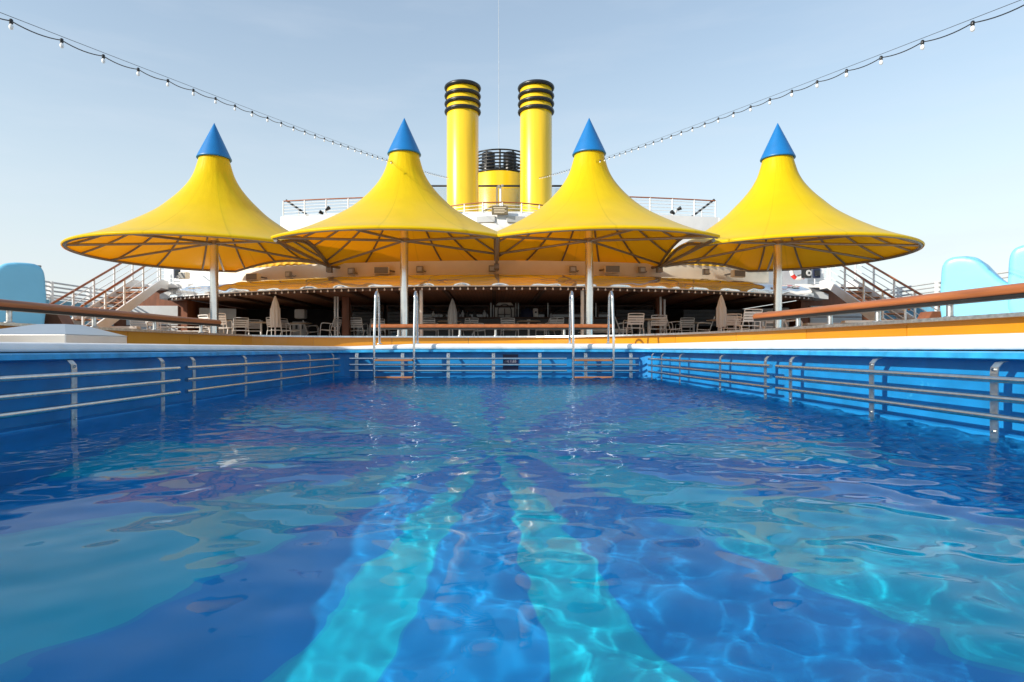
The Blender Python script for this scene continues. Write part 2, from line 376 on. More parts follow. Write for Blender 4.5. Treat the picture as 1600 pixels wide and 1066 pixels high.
rd.add([(-14.6, -6, DECK), (-14.6, -6, -20)]+[(-14.6, 40, -20), (-14.6, 40, DECK)], [(0, 1, 2, 3)])
rd.add([(14.6, -6, DECK), (14.6, -6, -20), (14.6, 40, -20), (14.6, 40, DECK)], [(0, 1, 2, 3)])
tag(rd.build('sun_deck', M['deck']), kind='structure')

# ------------------------------------------------------------------ pool
def pool_path(r=.22, n=5):
    cs = [(-2.795, -.15), (2.795, -.15), (2.49, 10.0), (-2.48, 10.0)]     # counter-clockwise: outward is right of travel
    out = []
    for i, c in enumerate(cs):
        p = Vector(c); a = (Vector(cs[i-1])-p).normalized(); b_ = (Vector(cs[(i+1) % 4])-p).normalized()
        p0, p1 = p+a*r, p+b_*r
        for k in range(n+1):
            t = k/n; out.append((1-t)**2*p0+2*t*(1-t)*p+t*t*p1)
    # subdivide the long sides
    res = []
    for i, p in enumerate(out):
        q = out[(i+1) % len(out)]; d = (q-p).length; m_ = max(1, int(d/.5))
        for k in range(m_): res.append(p+(q-p)*k/m_)
    return res
PP = pool_path()
def coping_dz(p):
    if p.x > -1.2 and p.y > 9: return .0
    f = min(1, max(0, (-p.x-1.2)/1.2)); return -.045*f
DZ = [coping_dz(p) for p in PP]
pool = thing('swimming_pool', (0, 4.9, -1.15), 'large blue swimming pool with white coping, sunk in the deck', 'pool')
fl = MB(); fl.add([(p.x*1.06, (p.y-4.9)*1.04+4.9, -1.15) for p in PP], [tuple(range(len(PP)))])
flo = fl.build('pool_floor', M['pool_floor'], pool)
# floor texture uses object coordinates: undo the root offset in the mapping
for nd in M['pool_floor'].node_tree.nodes:
    if nd.type == 'MATH' and nd.operation == 'SUBTRACT' and not nd.inputs[0].is_linked: nd.inputs[0].default_value = FC[1]-4.9
wl = MB(); wl.sweep([(.085, -1.17), (.085, -.06), (0, -.06), (0, .012), (.085, .018), (.085, .46)], PP, smooth=False)
wo = wl.build('pool_wall', M['pool_blue'], pool)
lp = MB(); lp.sweep([(.086, .412), (-.02, .412), (-.04, .418), (-.04, .448), (-.025, .456), (.12, .456)], PP, smooth=False, dz=[d*.25 for d in DZ])
lp.build('gutter_lip', M['lip_blue'], pool)
cp = MB(); cp.sweep([(.30, .42), (.06, .462), (.005, .464), (-.004, .472), (-.004, .515), (.006, .535), (.028, .548), (.08, .553), (.44, .556), (.44, .40)], PP, dz=DZ, wt=[.3, .3, .3, .35, 1, 1, 1, 1, 1, .3])
cp.build('coping', M['coping'], pool)

# pool surround deck
sd = MB()
def zsur(x): return .53 if x > -1.2 else .53-.04*min(1, (-x-1.2)/1.2)
o2 = []
for p in PP:
    o2.append((max(-5.2, min(4.1, p.x*2.2)), p.y if p.y < 9.7 else 12.8) if p.y > -.1 else (max(-5.2, min(4.1, p.x*2.2)), -6))
PI_ = []
cx = Vector((0, 4.9))
N_ = len(PP)
inn = []
for i, p in enumerate(PP):
    t = (PP[(i+1) % N_]-PP[i-1]).normalized(); nn = Vector((t.y, -t.x)); inn.append(p+nn*.42)
sd.add([(p.x, p.y, zsur(p.x)) for p in inn]+[(q[0], q[1], zsur(q[0])) for q in o2], [(i, (i+1) % N_, N_+(i+1) % N_, N_+i) for i in range(N_)])
tag(sd.build('pool_deck', M['deck']), kind='structure')

# water surface with real ripples
nx, ny = 300, 700
xs = np.linspace(-1, 1, nx); ys = np.linspace(-.15, 10.07, ny)
Yg = np.repeat(ys[:, None], nx, 1); half = 2.87-.031*Yg; Xg = xs[None, :]*half
Zg = np.zeros_like(Xg)
rng = np.random.RandomState(11)
def waves(nw, l0, l1, slope, spread, base):
    z = np.zeros_like(Xg)
    for _ in range(nw):
        l = math.exp(rng.uniform(math.log(l0), math.log(l1))); k = 2*math.pi/l
        th = base+rng.normal(0, spread)
        ph = rng.uniform(0, 2*math.pi)
        z += slope/k*math.sqrt(2/nw)*np.sin(k*(Xg*math.cos(th)+Yg*math.sin(th))+ph)
    return z
def lowfreq(seed, sc):
    r = np.random.RandomState(seed); z = np.zeros_like(Xg)
    for _ in range(8):
        th = r.uniform(0, 6.28); k = r.uniform(.6, 1.4)*sc; z += np.sin(k*(Xg*math.cos(th)+Yg*math.sin(th))+r.uniform(0, 6.28))
    return z/2.0
mod = np.clip(.75+.45*lowfreq(3, 1.2), .15, 1.7)
side = np.clip(.68+.16*Xg+.05*(Yg-2), .42, 1.25)
big = waves(26, .5, 1.5, .015, 1.4, 1.4)
mid = waves(70, .11, .42, .070, 1.15, 1.5)
sml = waves(90, .05, .15, .068, 1.2, 1.55)
far = np.clip((Yg-2.0)/4.0, 0.0, 1.0)
Zg = big*(1-.35*far)+mid*side*mod*(1+.8*far)+sml*(.5+.5*mod)*(.26+2.0*far)*np.clip(side+.25*far, .3, 1.3)
wm = bpy.data.meshes.new('water')
vv = np.stack([Xg, Yg, Zg], -1).reshape(-1, 3)
I = (np.arange(ny-1)[:, None]*nx+np.arange(nx-1)[None, :]).reshape(-1)
quads = np.stack([I, I+1, I+nx+1, I+nx], -1)
wm.vertices.add(len(vv)); wm.vertices.foreach_set('co', vv.reshape(-1))
wm.loops.add(quads.size); wm.loops.foreach_set('vertex_index', quads.reshape(-1))
wm.polygons.add(len(quads)); wm.polygons.foreach_set('loop_start', np.arange(0, quads.size, 4)); wm.polygons.foreach_set('use_smooth', np.ones(len(quads), bool))
wm.update(); wm.validate(); wm.materials.append(M['water'])
wat = bpy.data.objects.new('water', wm); COL.objects.link(wat); tag(wat, kind='structure')
wat.cycles.is_caustics_caster = True
flo.cycles.is_caustics_receiver = True; wo.cycles.is_caustics_receiver = True

# grab rails along the pool walls
def wall_x(side, y): return side*((2.795-.031*(y+.15)*.98))
def grab_side(side, y0, y1, brs, label):
    t = thing('grab_rail', (wall_x(side, (y0+y1)/2), (y0+y1)/2, .3), label, 'grab rail', 'grab rails round the pool wall')
    for z in (.31, .212, .115):
        r_ = MB(); r_.tube([(wall_x(side, y)-side*.085, y, z) for y in np.linspace(y0, y1, 12)], .0175, 12); r_.build('rail', M['steel'], t)
    for y in brs:
        b_ = MB(); x = wall_x(side, y); s = -side
        prof = [(x-side*.0+0*s, .405), (x+s*.035, .398), (x+s*.058, .372), (x+s*.062, .34), (x+s*.062, -.12)]
        w2 = .026
        vs = []
        for (px_, pz) in prof:
            for dx in (0, s*.006):
                for dy in (-w2, w2): vs.append((px_+dx, y+dy, pz))
        fs = []
        for k in range(len(prof)-1):
            a = k*4; c_ = a+4
            fs += [(a, a+1, c_+1, c_), (a+2, a+3, c_+3, c_+2), (a, a+2, c_+2, c_), (a+1, a+3, c_+3, c_+1)]
        fs += [(0, 1, 3, 2), (len(vs)-4, len(vs)-3, len(vs)-1, len(vs)-2)]
        b_.add(vs, fs)
        bo = b_.build('bracket', M['brushed'], t)
        for z in (.36, .035): q = MB(); q.tube([(x+s*.066, y, z), (x+s*.076, y, z)], .009, 8); q.build('bolt', M['steel'], bo)
grab_side(-1, .1, 4.98, [.6, 1.6, 2.75, 3.82, 4.79], 'triple steel grab rail on the shaded pool wall, section nearest the viewer')
grab_side(-1, 5.10, 9.6, [5.26, 6.28, 7.24, 8.27, 9.35], 'triple steel grab rail on the shaded pool wall, section running to the far corner')
grab_side(1, .1, 5.52, [.5, 1.4, 2.3, 3.23, 4.23, 5.32], 'triple steel grab rail on the sunlit pool side wall, section nearest the viewer')
grab_side(1, 5.63, 9.6, [5.78, 6.85, 8.2, 9.0, 9.5], 'triple steel grab rail on the sunlit pool side wall, section running to the far corner')
def grab_end(x0, x1, brs, label):
    t = thing('grab_rail', ((x0+x1)/2, 10, .3), label, 'grab rail', 'grab rails round the pool wall')
    for z in (.31, .212, .115):
        r_ = MB(); r_.tube([(x0, 9.915, z), ((x0+x1)/2, 9.915, z), (x1, 9.915, z)], .0175, 12); r_.build('rail', M['steel'], t)
    for x in brs:
        b_ = MB(); w2 = .026
        prof = [(10.0, .405), (9.965, .398), (9.942, .372), (9.938, .34), (9.938, -.12)]; vs = []
        for (py_, pz) in prof:
            for dy in (0, -.006):
                for dx in (-w2, w2): vs.append((x+dx, py_+dy, pz))
        fs = []
        for k in range(len(prof)-1):
            a = k*4; c_ = a+4
            fs += [(a, a+1, c_+1, c_), (a+2, a+3, c_+3, c_+2), (a, a+2, c_+2, c_), (a+1, a+3, c_+3, c_+1)]
        fs += [(0, 1, 3, 2), (len(vs)-4, len(vs)-3, len(vs)-1, len(vs)-2)]
        b_.add(vs, fs); bo = b_.build('bracket', M['brushed'], t)
        for z in (.36, .035): q = MB(); q.tube([(x, 9.934, z), (x, 9.922, z)], .009, 8); q.build('bolt', M['steel'], bo)
grab_end(-2.33, 1.17, [-2.22, -1.48, -.74, -.01, .74], 'triple steel grab rail across the end wall, the long section past the depth sign')
grab_end(1.25, 2.33, [1.48, 2.21], 'short triple steel grab rail on the end wall behind the right ladder')

# depth sign
t = thing('depth_sign', (.27, 10.07, .2), 'small dark blue square depth sign with pale figures on the pool end wall', 'sign')
s_ = MB(); s_.box((.27, 10.076, .245), (.25, .012, .26)); s_.build('plate', M['sign_dark'], t)
cu = bpy.data.curves.new('lettering', 'FONT'); cu.body = 'mt 1,65'; cu.size = .062; cu.extrude = .001; cu.align_x = 'CENTER'; cu.align_y = 'CENTER'
cu.materials.append(M['text'])
tmp = bpy.data.objects.new('tmp', cu); COL.objects.link(tmp); bpy.context.view_layer.update()
lme = bpy.data.meshes.new_from_object(tmp.evaluated_get(bpy.context.evaluated_depsgraph_get())); bpy.data.objects.remove(tmp); bpy.data.curves.remove(cu)
lme.name = 'lettering'; lme.materials.clear(); lme.materials.append(M['text'])
lo = bpy.data.objects.new('lettering', lme); COL.objects.link(lo); lo.parent = t; lo.location = (0, -.002, .063); lo.rotation_euler = (R(90), 0, 0)

# ladders
def ladder(xa, xb, label):
    t = thing('pool_ladder', ((xa+xb)/2, 9.8, .5), label, 'ladder', 'pool ladders')
    for x in (xa, xb):
        pts = [(x, 9.80, -.75), (x, 9.80, .0), (x, 9.80, .55), (x, 9.86, .95), (x, 9.90, 1.22)]
        for k in range(1, 8):
            a = math.pi*(1-k/8); pts.append((x, 10.04+.14*math.cos(a), 1.26+.135*math.sin(a)))
        pts += [(x, 10.185, 1.2), (x, 10.22, .9), (x, 10.26, .55)]
        q = MB(); q.tube(spline(pts, 4), .021, 12); ro = q.build('rail', M['steel'], t)
        q = MB(); q.lathe([(.05, 0), (.05, .012), (.024, .022)], (x, 10.26, .545), 16); q.build('foot_flange', M['steel'], ro)
    for z in (.285, .012, -.26, -.53):
        q = MB(); q.rbox(((xa+xb)/2, 9.80, z), (xb-xa-.042, .085, .03), .012); q.build('tread', M['teak_tread'], t)
ladder(-1.91, -1.275, 'steel pool ladder with wooden treads, the one further left')
ladder(1.262, 1.905, 'steel pool ladder with wooden treads, the one further right')

# ------------------------------------------------------------------ parapet and teak handrails
PTOP = E+.255
par = thing('parapet', (0, 12.5, .5), 'low curved ochre yellow parapet with grey metal cap round the pool', 'parapet')
NP = len(PAR)
def cum(path):
    L = [0]
    for a, b_ in zip(path, path[1:]): L.append(L[-1]+(b_-a).length)
    return L
CL = cum(PAR)
def at_len(l):
    l = max(0, min(CL[-1]-1e-6, l))
    for i in range(NP-1):
        if CL[i+1] >= l: return PAR[i]+(PAR[i+1]-PAR[i])*((l-CL[i])/(CL[i+1]-CL[i]))
    return PAR[-1]
seg = 1.55; k = 0
tones = [mat('ochre_yellow_panel', (.62*f, .25*f*g, .006), .28, var=.06, scale=1.3, coat=.35) for f, g in ((1, 1), (.94, .97), (1.05, 1.04), (.98, 1.06))]
while k*seg < CL[-1]:
    a, b_ = k*seg+.004, min((k+1)*seg-.004, CL[-1])
    pts = [at_len(l) for l in np.linspace(a, b_, 7)]
    pts = list(reversed(pts))
    q = MB(); q.sweep([(0, .50), (0, PTOP-.03), (-.05, PTOP-.03), (-.05, .50)], pts, closed=False, smooth=False, pclosed=True)
    q.build('panel', tones[(k*7) % 4], par); k += 1
q = MB(); q.sweep([(.03, PTOP-.03), (.035, PTOP-.012), (.025, PTOP), (-.12, PTOP), (-.125, PTOP-.03)], list(reversed(PAR)), closed=False, pclosed=True, smooth=False)
q.build('metal_cap', M['brushed'], par)
q = MB(); q.sweep([(.012, .50), (.012, .575), (.002, .58), (.002, .50)], list(reversed(PAR)), closed=False, pclosed=True, smooth=False)
q.build('toe_strip', M['grey_metal'], par)

def teak_rail(path, z, posts, label, base=PTOP):
    m_ = path[len(path)//2]
    t = thing('teak_handrail', (m_[0], m_[1], base), label, 'handrail', 'teak handrails on the yellow parapet')
    prof = [(.056*math.cos(a)*1.05, z+.052*math.sin(a)) for a in np.linspace(-.5, math.pi+.5, 11)]
    q = MB(); q.sweep(prof, path, closed=False, pclosed=True); q.build('top_rail', M['teak'], t)
    q = MB(); q.sweep([(.044, z-.058), (.044, z-.026), (-.044, z-.026), (-.044, z-.058)], path, closed=False, pclosed=True, smooth=False); q.build('metal_strip', M['black'], t)
    for p in posts:
        q = MB(); q.tube([(p[0], p[1], base), (p[0], p[1], z-.03)], .026, 12)
        po = q.build('post', M['brushed'], t)
        q = MB(); q.lathe([(.048, 0), (.048, .012), (.028, .018)], (p[0], p[1], base), 14); q.build('flange', M['brushed'], po)
def parxy(y, side):
    best = min((p for p in PAR if p.x*side > 0), key=lambda p: abs(p.y-y)); 
    i = PAR.index(best)
    c = [(PAR[j], PAR[j+1]) for j in range(NP-1) if min(PAR[j].y, PAR[j+1].y) <= y <= max(PAR[j].y, PAR[j+1].y) and PAR[j].x*side > 0]
    if c:
        a, b_ = c[0]; f = 0 if abs(b_.y-a.y) < 1e-6 else (y-a.y)/(b_.y-a.y); p = a+(b_-a)*f; return Vector((p.x+side*.045, y))
    return best
lpath = [parxy(y, -1) for y in np.linspace(-3, 10.5, 24)]
rpath = [parxy(y, 1) for y in np.linspace(8.25, -3, 24)]
teak_rail(list(reversed(lpath)), E+.44, [parxy(y, -1) for y in (.2, 1.8, 3.4, 4.85, 6.2, 7.45, 8.72, 10.0)], 'long teak handrail on the parapet above the metal hatch box')
teak_rail(list(reversed(rpath)), E+.425, [parxy(y, 1) for y in (.6, 2.2, 3.7, 5.12, 6.0, 6.75, 7.35)], 'long teak handrail on the parapet on the sunlit side of the pool')
cpath = [Vector((x, 12.545)) for x in np.linspace(-2.5, 2.45, 12)]
teak_rail(list(reversed(cpath)), E+.45, [(-1.95, 12.545), (-.7, 12.545), (.03, 12.545), (1.43, 12.545)], 'short straight teak handrail on the parapet behind the two pool ladders')

# metal hatch box
t = thing('hatch_box', (-4.0, 5.62, .49), 'square brushed metal hatch box with low pyramid top beside the pool', 'hatch box')
x0, x1, y0, y1, z0, z1, z2 = -4.5, -3.61, 5.18, 6.05, .47, .592, .69
q = MB(); q.box(((x0+x1)/2, (y0+y1)/2, (z0+z1)/2), (x1-x0, y1-y0, z1-z0)); q.build('body', M['satin'], t, bevel=.006)
q = MB(); cxm, cym, hs = (x0+x1)/2+.1, (y0+y1)/2, .12
q.add([(x0-.006, y0-.006, z1), (x1+.006, y0-.006, z1), (x1+.006, y1+.006, z1), (x0-.006, y1+.006, z1), (cxm-hs, cym-hs, z2), (cxm+hs, cym-hs, z2), (cxm+hs, cym+hs, z2), (cxm-hs, cym+hs, z2)],
      [(0, 1, 5, 4), (1, 2, 6, 5), (2, 3, 7, 6), (3, 0, 4, 7), (4, 5, 6, 7), (3, 2, 1, 0)])
q.build('lid', M['satin'], t, bevel=.004)

# ------------------------------------------------------------------ yellow canopies
RC, ZR = 3.87, E+2.75
PROF = [(.40, 2.86), (.46, 2.62), (.56, 2.30), (.72, 2.0), (.95, 1.70), (1.22, 1.42), (1.55, 1.14), (1.95, .88), (2.4, .63), (2.9, .38), (3.4, .17), (3.87, 0), (3.885, -.075)]
PS = spline([(r, z) for r, z in PROF], 4)
def prof_z0(r):
    for a, b_ in zip(PS, PS[1:]):
        if a.x <= r <= b_.x: return a.y+(b_.y-a.y)*(r-a.x)/(b_.x-a.x)
    return 0 if r > 1 else PROF[0][1]
def canopy(cx, cy, planes, label, bars, RC=RC):
    """planes: (point, outward normal) in plan, world coordinates"""
    t = thing('canopy', (cx, cy, DECK), label, 'canopy', 'yellow canopies in front of the bar')
    NA = 128
    bm = bmesh.new(); rings = []
    kr = RC/3.87
    for p in PS: p = Vector((p.x if p.x < 1.2 else 1.2+(p.x-1.2)*(RC-1.2)/2.67, p.y)); rings.append([bm.verts.new((p.x*math.cos(2*math.pi*k/NA), p.x*math.sin(2*math.pi*k/NA), ZR-DECK+p.y)) for k in range(NA)])
    for a, b_ in zip(rings, rings[1:]):
        for k in range(NA): bm.faces.new((a[k], a[(k+1) % NA], b_[(k+1) % NA], b_[k])).smooth = True
    for p, nrm in planes:
        bmesh.ops.bisect_plane(bm, geom=bm.verts[:]+bm.edges[:]+bm.faces[:], plane_co=(p[0]-cx, p[1]-cy, 0), plane_no=(nrm[0], nrm[1], 0), clear_outer=True)
    bm.normal_update()
    if sum(f.normal.z*f.calc_area() for f in bm.faces) < 0: bmesh.ops.reverse_faces(bm, faces=bm.faces)
    me = bpy.data.meshes.new('fabric'); bm.to_mesh(me); bm.free(); me.materials.append(M['canopy'])
    o = bpy.data.objects.new('fabric', me); COL.objects.link(o); o.parent = t
    def prof_z(r): return prof_z0(r if r < 1.2 else 1.2+(r-1.2)*2.67/(RC-1.2))
    def under(r, d):
        e = .02; sl_ = (prof_z(min(r+e, RC-.01))-prof_z(max(r-e, .41)))/(min(r+e, RC-.01)-max(r-e, .41)); k_ = math.hypot(1, sl_)
        return r+sl_/k_*d, prof_z(r)-d/k_
    def rmax(a):
        r = RC; d = Vector((math.cos(a), math.sin(a)))
        for p, nrm in planes:
            nn = Vector(nrm); k_ = d.dot(nn)
            if k_ > 1e-6: r = min(r, (Vector(p)-Vector((cx, cy))).dot(nn)/k_)
        return r
    # edge tube all round, following the cut
    pts = []
    for k_ in range(240):
        a = 2*math.pi*k_/240; r = rmax(a)-.05; pts.append((cx+r*math.cos(a), cy+r*math.sin(a), ZR+prof_z(r)-.075))
    q = MB(); q.tube(pts, .042, 8, closed=True); q.build('rim_tube', M['grey_metal'], t)
    q = MB(); q.tube([(cx, cy, DECK), (cx, cy, ZR+2.9)], .118, 24); po = q.build('pole', M['galv'], t)
    q = MB(); q.lathe([(.22, 0), (.22, .02), (.13, .03)], (cx, cy, DECK), 24); q.build('base_plate', M['galv'], po)
    for k_ in range(16):
        a = 2*math.pi*(k_+.35)/16; r = rmax(a)
        rr = [under(x, .055) for x in np.linspace(.55, r-.06, 14)]
        q = MB(); q.tube([(cx+x*math.cos(a), cy+x*math.sin(a), ZR+z) for x, z in rr], .032, 8); q.build('rib', M['grey_metal'], t)
    for px_, py_ in bars:
        d = Vector((px_-cx, py_-cy)); r = rmax(math.atan2(d.y, d.x))
        q = MB(); e = d.normalized()*min(r, d.length+.3)
        q.tube([(cx, cy, ZR+.34), (cx+e.x, cy+e.y, ZR+prof_z(e.length)-.05)], .036, 8); q.build('spoke', M['grey_metal'], t)
    q = MB(); q.lathe([(.16, 0), (.16, .12)], (cx, cy, ZR+.28), 20); q.build('collar', M['grey_metal'], t)
    q = MB(); q.lathe([(.43, 2.79), (.475, 2.79), (.482, 2.81), (.47, 2.84), (.012, 3.84), (.0005, 3.86)], (cx, cy, ZR), 48); q.build('cap', M['blue_cap'], t)
    return t
XL, XM, XR = -5.42, .08, 5.44
def pl(a, b_):
    d = (Vector(b_)-Vector(a)).normalized(); n_ = Vector((-d.y, d.x))
    if n_.y < 0: n_ = -n_
    return (a, (n_.x, n_.y))
c1 = canopy(-8.19, 18.0, [((XL, 0), (1, 0)), pl((-9.55, 21.75), (XL, 20.15))], 'outermost yellow canopy on the left, its blue cap above the blue tank', [(XL, 15.2), (XL, 20.1), (-9.5, 21.7), (-11.2, 16), (-11.9, 18.8), (-8.6, 14.1)], 3.65)
c2 = canopy(-2.57, 17.6, [((XL, 0), (-1, 0)), ((XM, 0), (1, 0))], 'yellow canopy between the outer left canopy and the left funnel', [(XL, 14.9), (XL, 20.1), (XM, 19.3), (XM, 14.8), (-3.2, 13.8)])
c3 = canopy(2.72, 17.6, [((XM, 0), (-1, 0)), ((XR, 0), (1, 0))], 'yellow canopy just right of the right funnel', [(XM, 14.8), (XM, 19.3), (XR, 20.1), (XR, 14.9), (3.2, 13.8)])
c4 = canopy(8.3, 18.0, [((XR, 0), (-1, 0)), pl((XR, 20.15), (9.6, 21.75))], 'outermost yellow canopy on the right, nearest the pale blue seats', [(XR, 15.2), (XR, 20.1), (9.6, 21.7), (11.3, 16), (12.0, 18.8), (8.7, 14.1)], 3.5)
for c, x, ya, yb in ((c1, XL, 15.25, 20.15), (c2, XM, 14.85, 19.3), (c4, XR, 15.25, 20.15)):
    q = MB(); q.tube([(x, ya, ZR-.06), (x, yb, ZR-.06)], .05, 8); q.box((x, yb+.1, ZR-.16), (.16, .28, .16)); q.build('joint_bar', M['grey_metal'], c)

# ------------------------------------------------------------------ deckhouse
def bandY(x): return 19.75+.0255*x*x
def edgeY(x): return 18.3+.029*x*x
dh = thing('deckhouse', (0, 26, DECK), 'white ship deckhouse with a bar veranda behind the canopies', 'deckhouse')
def curved(fn, x0, x1, zlo, zhi, thick, name, material, par_=dh, n=60, both=None):
    xs_ = np.linspace(x0, x1, n); vs = []
    for x in xs_:
        y = fn(x); vs += [(x, y, zlo), (x, y, zhi), (x, y+thick, zhi), (x, y+thick, zlo)]
    fs = []
    for i in range(n-1):
        a = i*4; b2 = a+4
        fs += [(a, b2, b2+1, a+1), (a+1, b2+1, b2+2, a+2), (a+2, b2+2, b2+3, a+3), (a+3, b2+3, b2, a)]
    fs += [(0, 1, 2, 3), tuple(len(vs)-4+j for j in (3, 2, 1, 0))]
    q = MB(); q.add(vs, fs); return q.build(name, material, par_)
curved(bandY, -9.75, 9.95, E+2.36, E+2.83, .5, 'fascia_band', M['beige'])
curved(lambda x: bandY(x)-.03, -9.6, 9.8, E+2.335, E+2.358, .2, 'drip_edge', M['white'])
# wavy yellow awning above the band
for a_, b_ in ((-9.5, -5.5), (5.5, 9.7)): curved(lambda x: bandY(x)-.02-.025*math.sin(x*22), a_, b_, E+2.84, E+3.35, .06, 'ribbed_awning', M['orange_rib'], n=180)
# glossy white cove from the veranda edge back up to the fascia
n = 420; xs_ = np.linspace(-11.9, 11.5, n); vs = []; fs = []; KQ = 14
for x in xs_:
    yb = max(bandY(x)+.25, edgeY(x)+.3); ye = edgeY(x); pan = (x*1.05) % 1.0
    for k in range(KQ):
        a_ = math.pi/2*k/(KQ-1)*.97
        wv = (.016*math.sin(x*5.1+1.7*a_)+.007*math.sin(x*11.3-2.2*a_)+.034*(pan-.5)**2*4*(.4+.6*math.sin(x*.83)**2))*math.sin(min(1, k/3)*math.pi/2)
        vs.append((x, ye+(yb-ye)*(1-math.cos(a_))**1.35-wv, E+1.865+.52*math.sin(a_)))
for i in range(n-1):
    for k in range(KQ-1): a = i*KQ+k; fs.append((a, a+KQ, a+KQ+1, a+1))
q = MB(); q.add(vs, fs, True); q.build('veranda_roof', M['cove'], dh)
curved(lambda x: edgeY(x)-.012, -11.9, 11.5, E+1.855, E+1.885, .03, 'roof_edge', M['white'], n=90)
n = 60; xs_ = np.linspace(-11.9, 11.5, n)
# ceiling and dark fascia under the edge
vs = []; fs = []
for x in xs_: vs += [(x, edgeY(x)+.04, E+1.84), (x, 29, E+1.84)]
for i in range(n-1): a = i*2; fs.append((a, a+2, a+3, a+1))
q = MB(); q.add(vs, fs); q.build('ceiling', M['ceil'], dh)
curved(lambda x: edgeY(x)+.02, -11.9, 11.5, E+1.76, E+1.855, .05, 'edge_board', M['dark_brown'])
for x in np.linspace(-9, 9, 13):
    q = MB(); q.box((x, (edgeY(x)+.1+28.5)/2, E+1.79), (.12, 28.5-edgeY(x)-.1, .09)); q.build('ceiling_beam', M['dark_brown'], dh)
# rear and side walls of the veranda
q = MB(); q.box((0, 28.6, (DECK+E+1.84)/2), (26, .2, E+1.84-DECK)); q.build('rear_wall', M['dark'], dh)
for s in (-1, 1):
    q = MB(); q.box((s*11.45, 25.7, (DECK+E+1.80)/2), (.15, 5.8, E+1.80-DECK)); q.build('side_wall', M['brown'], dh)
# glazed bar front
GY = 24.7; ZC = E+1.75; ZB = DECK
for px0, px1 in ((548, 600), (604, 652), (656, 703), (708, 765), (812, 853), (858, 927), (933, 1022)):
    a, b_ = WP(px0, 500, GY).x, WP(px1, 500, GY).x
    q = MB()
    zc, hh = (ZB+ZC)/2, ZC-ZB; w2 = b_-a
    for c_, d in (((a+.03, GY, zc), (.06, .08, hh)), ((b_-.03, GY, zc), (.06, .08, hh)), (((a+b_)/2, GY, ZC-.03), (w2-.12, .08, .06)), (((a+b_)/2, GY, ZB+.04), (w2-.12, .08, .08)), (((a+b_)/2, GY, ZC-.35), (w2-.12, .06, .04))): q.box(c_, d)
    wo_ = q.build('window', M['dark_brown'], dh)
    q = MB(); q.box(((a+b_)/2, GY+.02, zc), (w2-.1, .012, hh-.12)); q.build('pane', M['window'], wo_)
for px_, wd, yy in ((706, .05, 24.5), (856, .05, 24.5), (767, .05, 24.5), (771, .03, 24.45), (806, .03, 24.45), (810, .05, 24.5), (931, .05, 24.5)):
    p = WP(px_, 500, yy); q = MB(); q.box((p.x, yy, (DECK+E+1.83)/2), (wd, .06, E+1.83-DECK)); q.build('mullion', M['alu'], dh)
# glazed door with a frosted arch
dX = WP(788.5, 500, 24.5).x
q = MB()
for sx in (-1, 1): q.box((dX+sx*.42, 24.5, (DECK+E+1.7)/2), (.07, .07, E+1.7-DECK))
q.box((dX, 24.5, E+1.68), (.77, .07, .08)); q.box((dX, 24.5, (DECK+E+1.6)/2), (.035, .06, E+1.6-DECK))
door = q.build('door', M['dark_brown'], dh)
q = MB(); q.box((dX, 24.53, (DECK+E+1.62)/2), (.78, .01, E+1.62-DECK)); q.build('pane', M['window'], door)
def arch(r, zb, zt, n=14): return [(dX+r, zb)]+[(dX+r*math.cos(a), zt+r*math.sin(a)) for a in np.linspace(0, math.pi, n)]+[(dX-r, zb)]
q = MB(); q.prism(arch(.40, DECK+.5, E+1.53), 'y', 24.505, 24.518); q.build('frosted_arch', M['frost'], door)
q = MB(); a1 = arch(.265, DECK+.5, E+1.50); q.tube([(x, 24.5, z) for x, z in a1], .02, 6); q.tube([(dX-.26, 24.5, E+1.36), (dX+.22, 24.5, E+1.36)], .016, 6); q.build('arch_line', M['black'], door)
# brown posts with twin steel tubes
for px_ in (541, 1031):
    p = WP(px_, 500, 22.0); q = MB(); q.rbox((p.x, 22.0, (DECK+E+1.84)/2), (.26, .26, E+1.84-DECK), .02); q.build('brown_column', M['brown'], dh)
    for dx in ((-.24, -.34) if px_ < 700 else (-.04, .1)):
        q = MB(); q.tube([(p.x+dx, 21.75, DECK), (p.x+dx, 21.75, E+1.84)], .035, 10); q.build('steel_post', M['alu'], dh)
for px_ in (658, 910):
    p = WP(px_, 500, 18.75); q = MB(); q.tube([(p.x, 18.75, DECK), (p.x, 18.75, E+1.88)], .055, 14); q.build('white_column', M['white'], dh)
# roller shutters and bright fittings at the back
for px0, px1, y0_, y1_ in ((552, 598, 487, 512), (962, 1022, 484, 512), (1068, 1195, 484, 510), (605, 650, 487, 512)):
    a, b_ = WP(px0, y0_, 24.5), WP(px1, y1_, 24.5); q = MB(); zt, zb = a.z, max(b_.z, DECK+.02); k_ = 5
    for j in range(k_):
        h_ = (zt-zb)/k_; q.box(((a.x+b_.x)/2, 24.5, zb+h_*(j+.5)), (b_.x-a.x, .05, h_-.02))
    q.build('roller_shutter', M['dark_grey'], dh)
for px0, px1 in ((656, 664), (673, 686), (691, 703), (858, 871), (877, 889), (893, 903)):
    a, b_ = WP(px0, 470, 24.6), WP(px1, 470, 24.6)
    q = MB()
    for yy in (464.5, 470): q.box(((a.x+b_.x)/2, 24.6, E+(HY-yy)/F*24.6), (b_.x-a.x, .04, .05))
    q.build('wall_fitting', M['shutter'], dh)
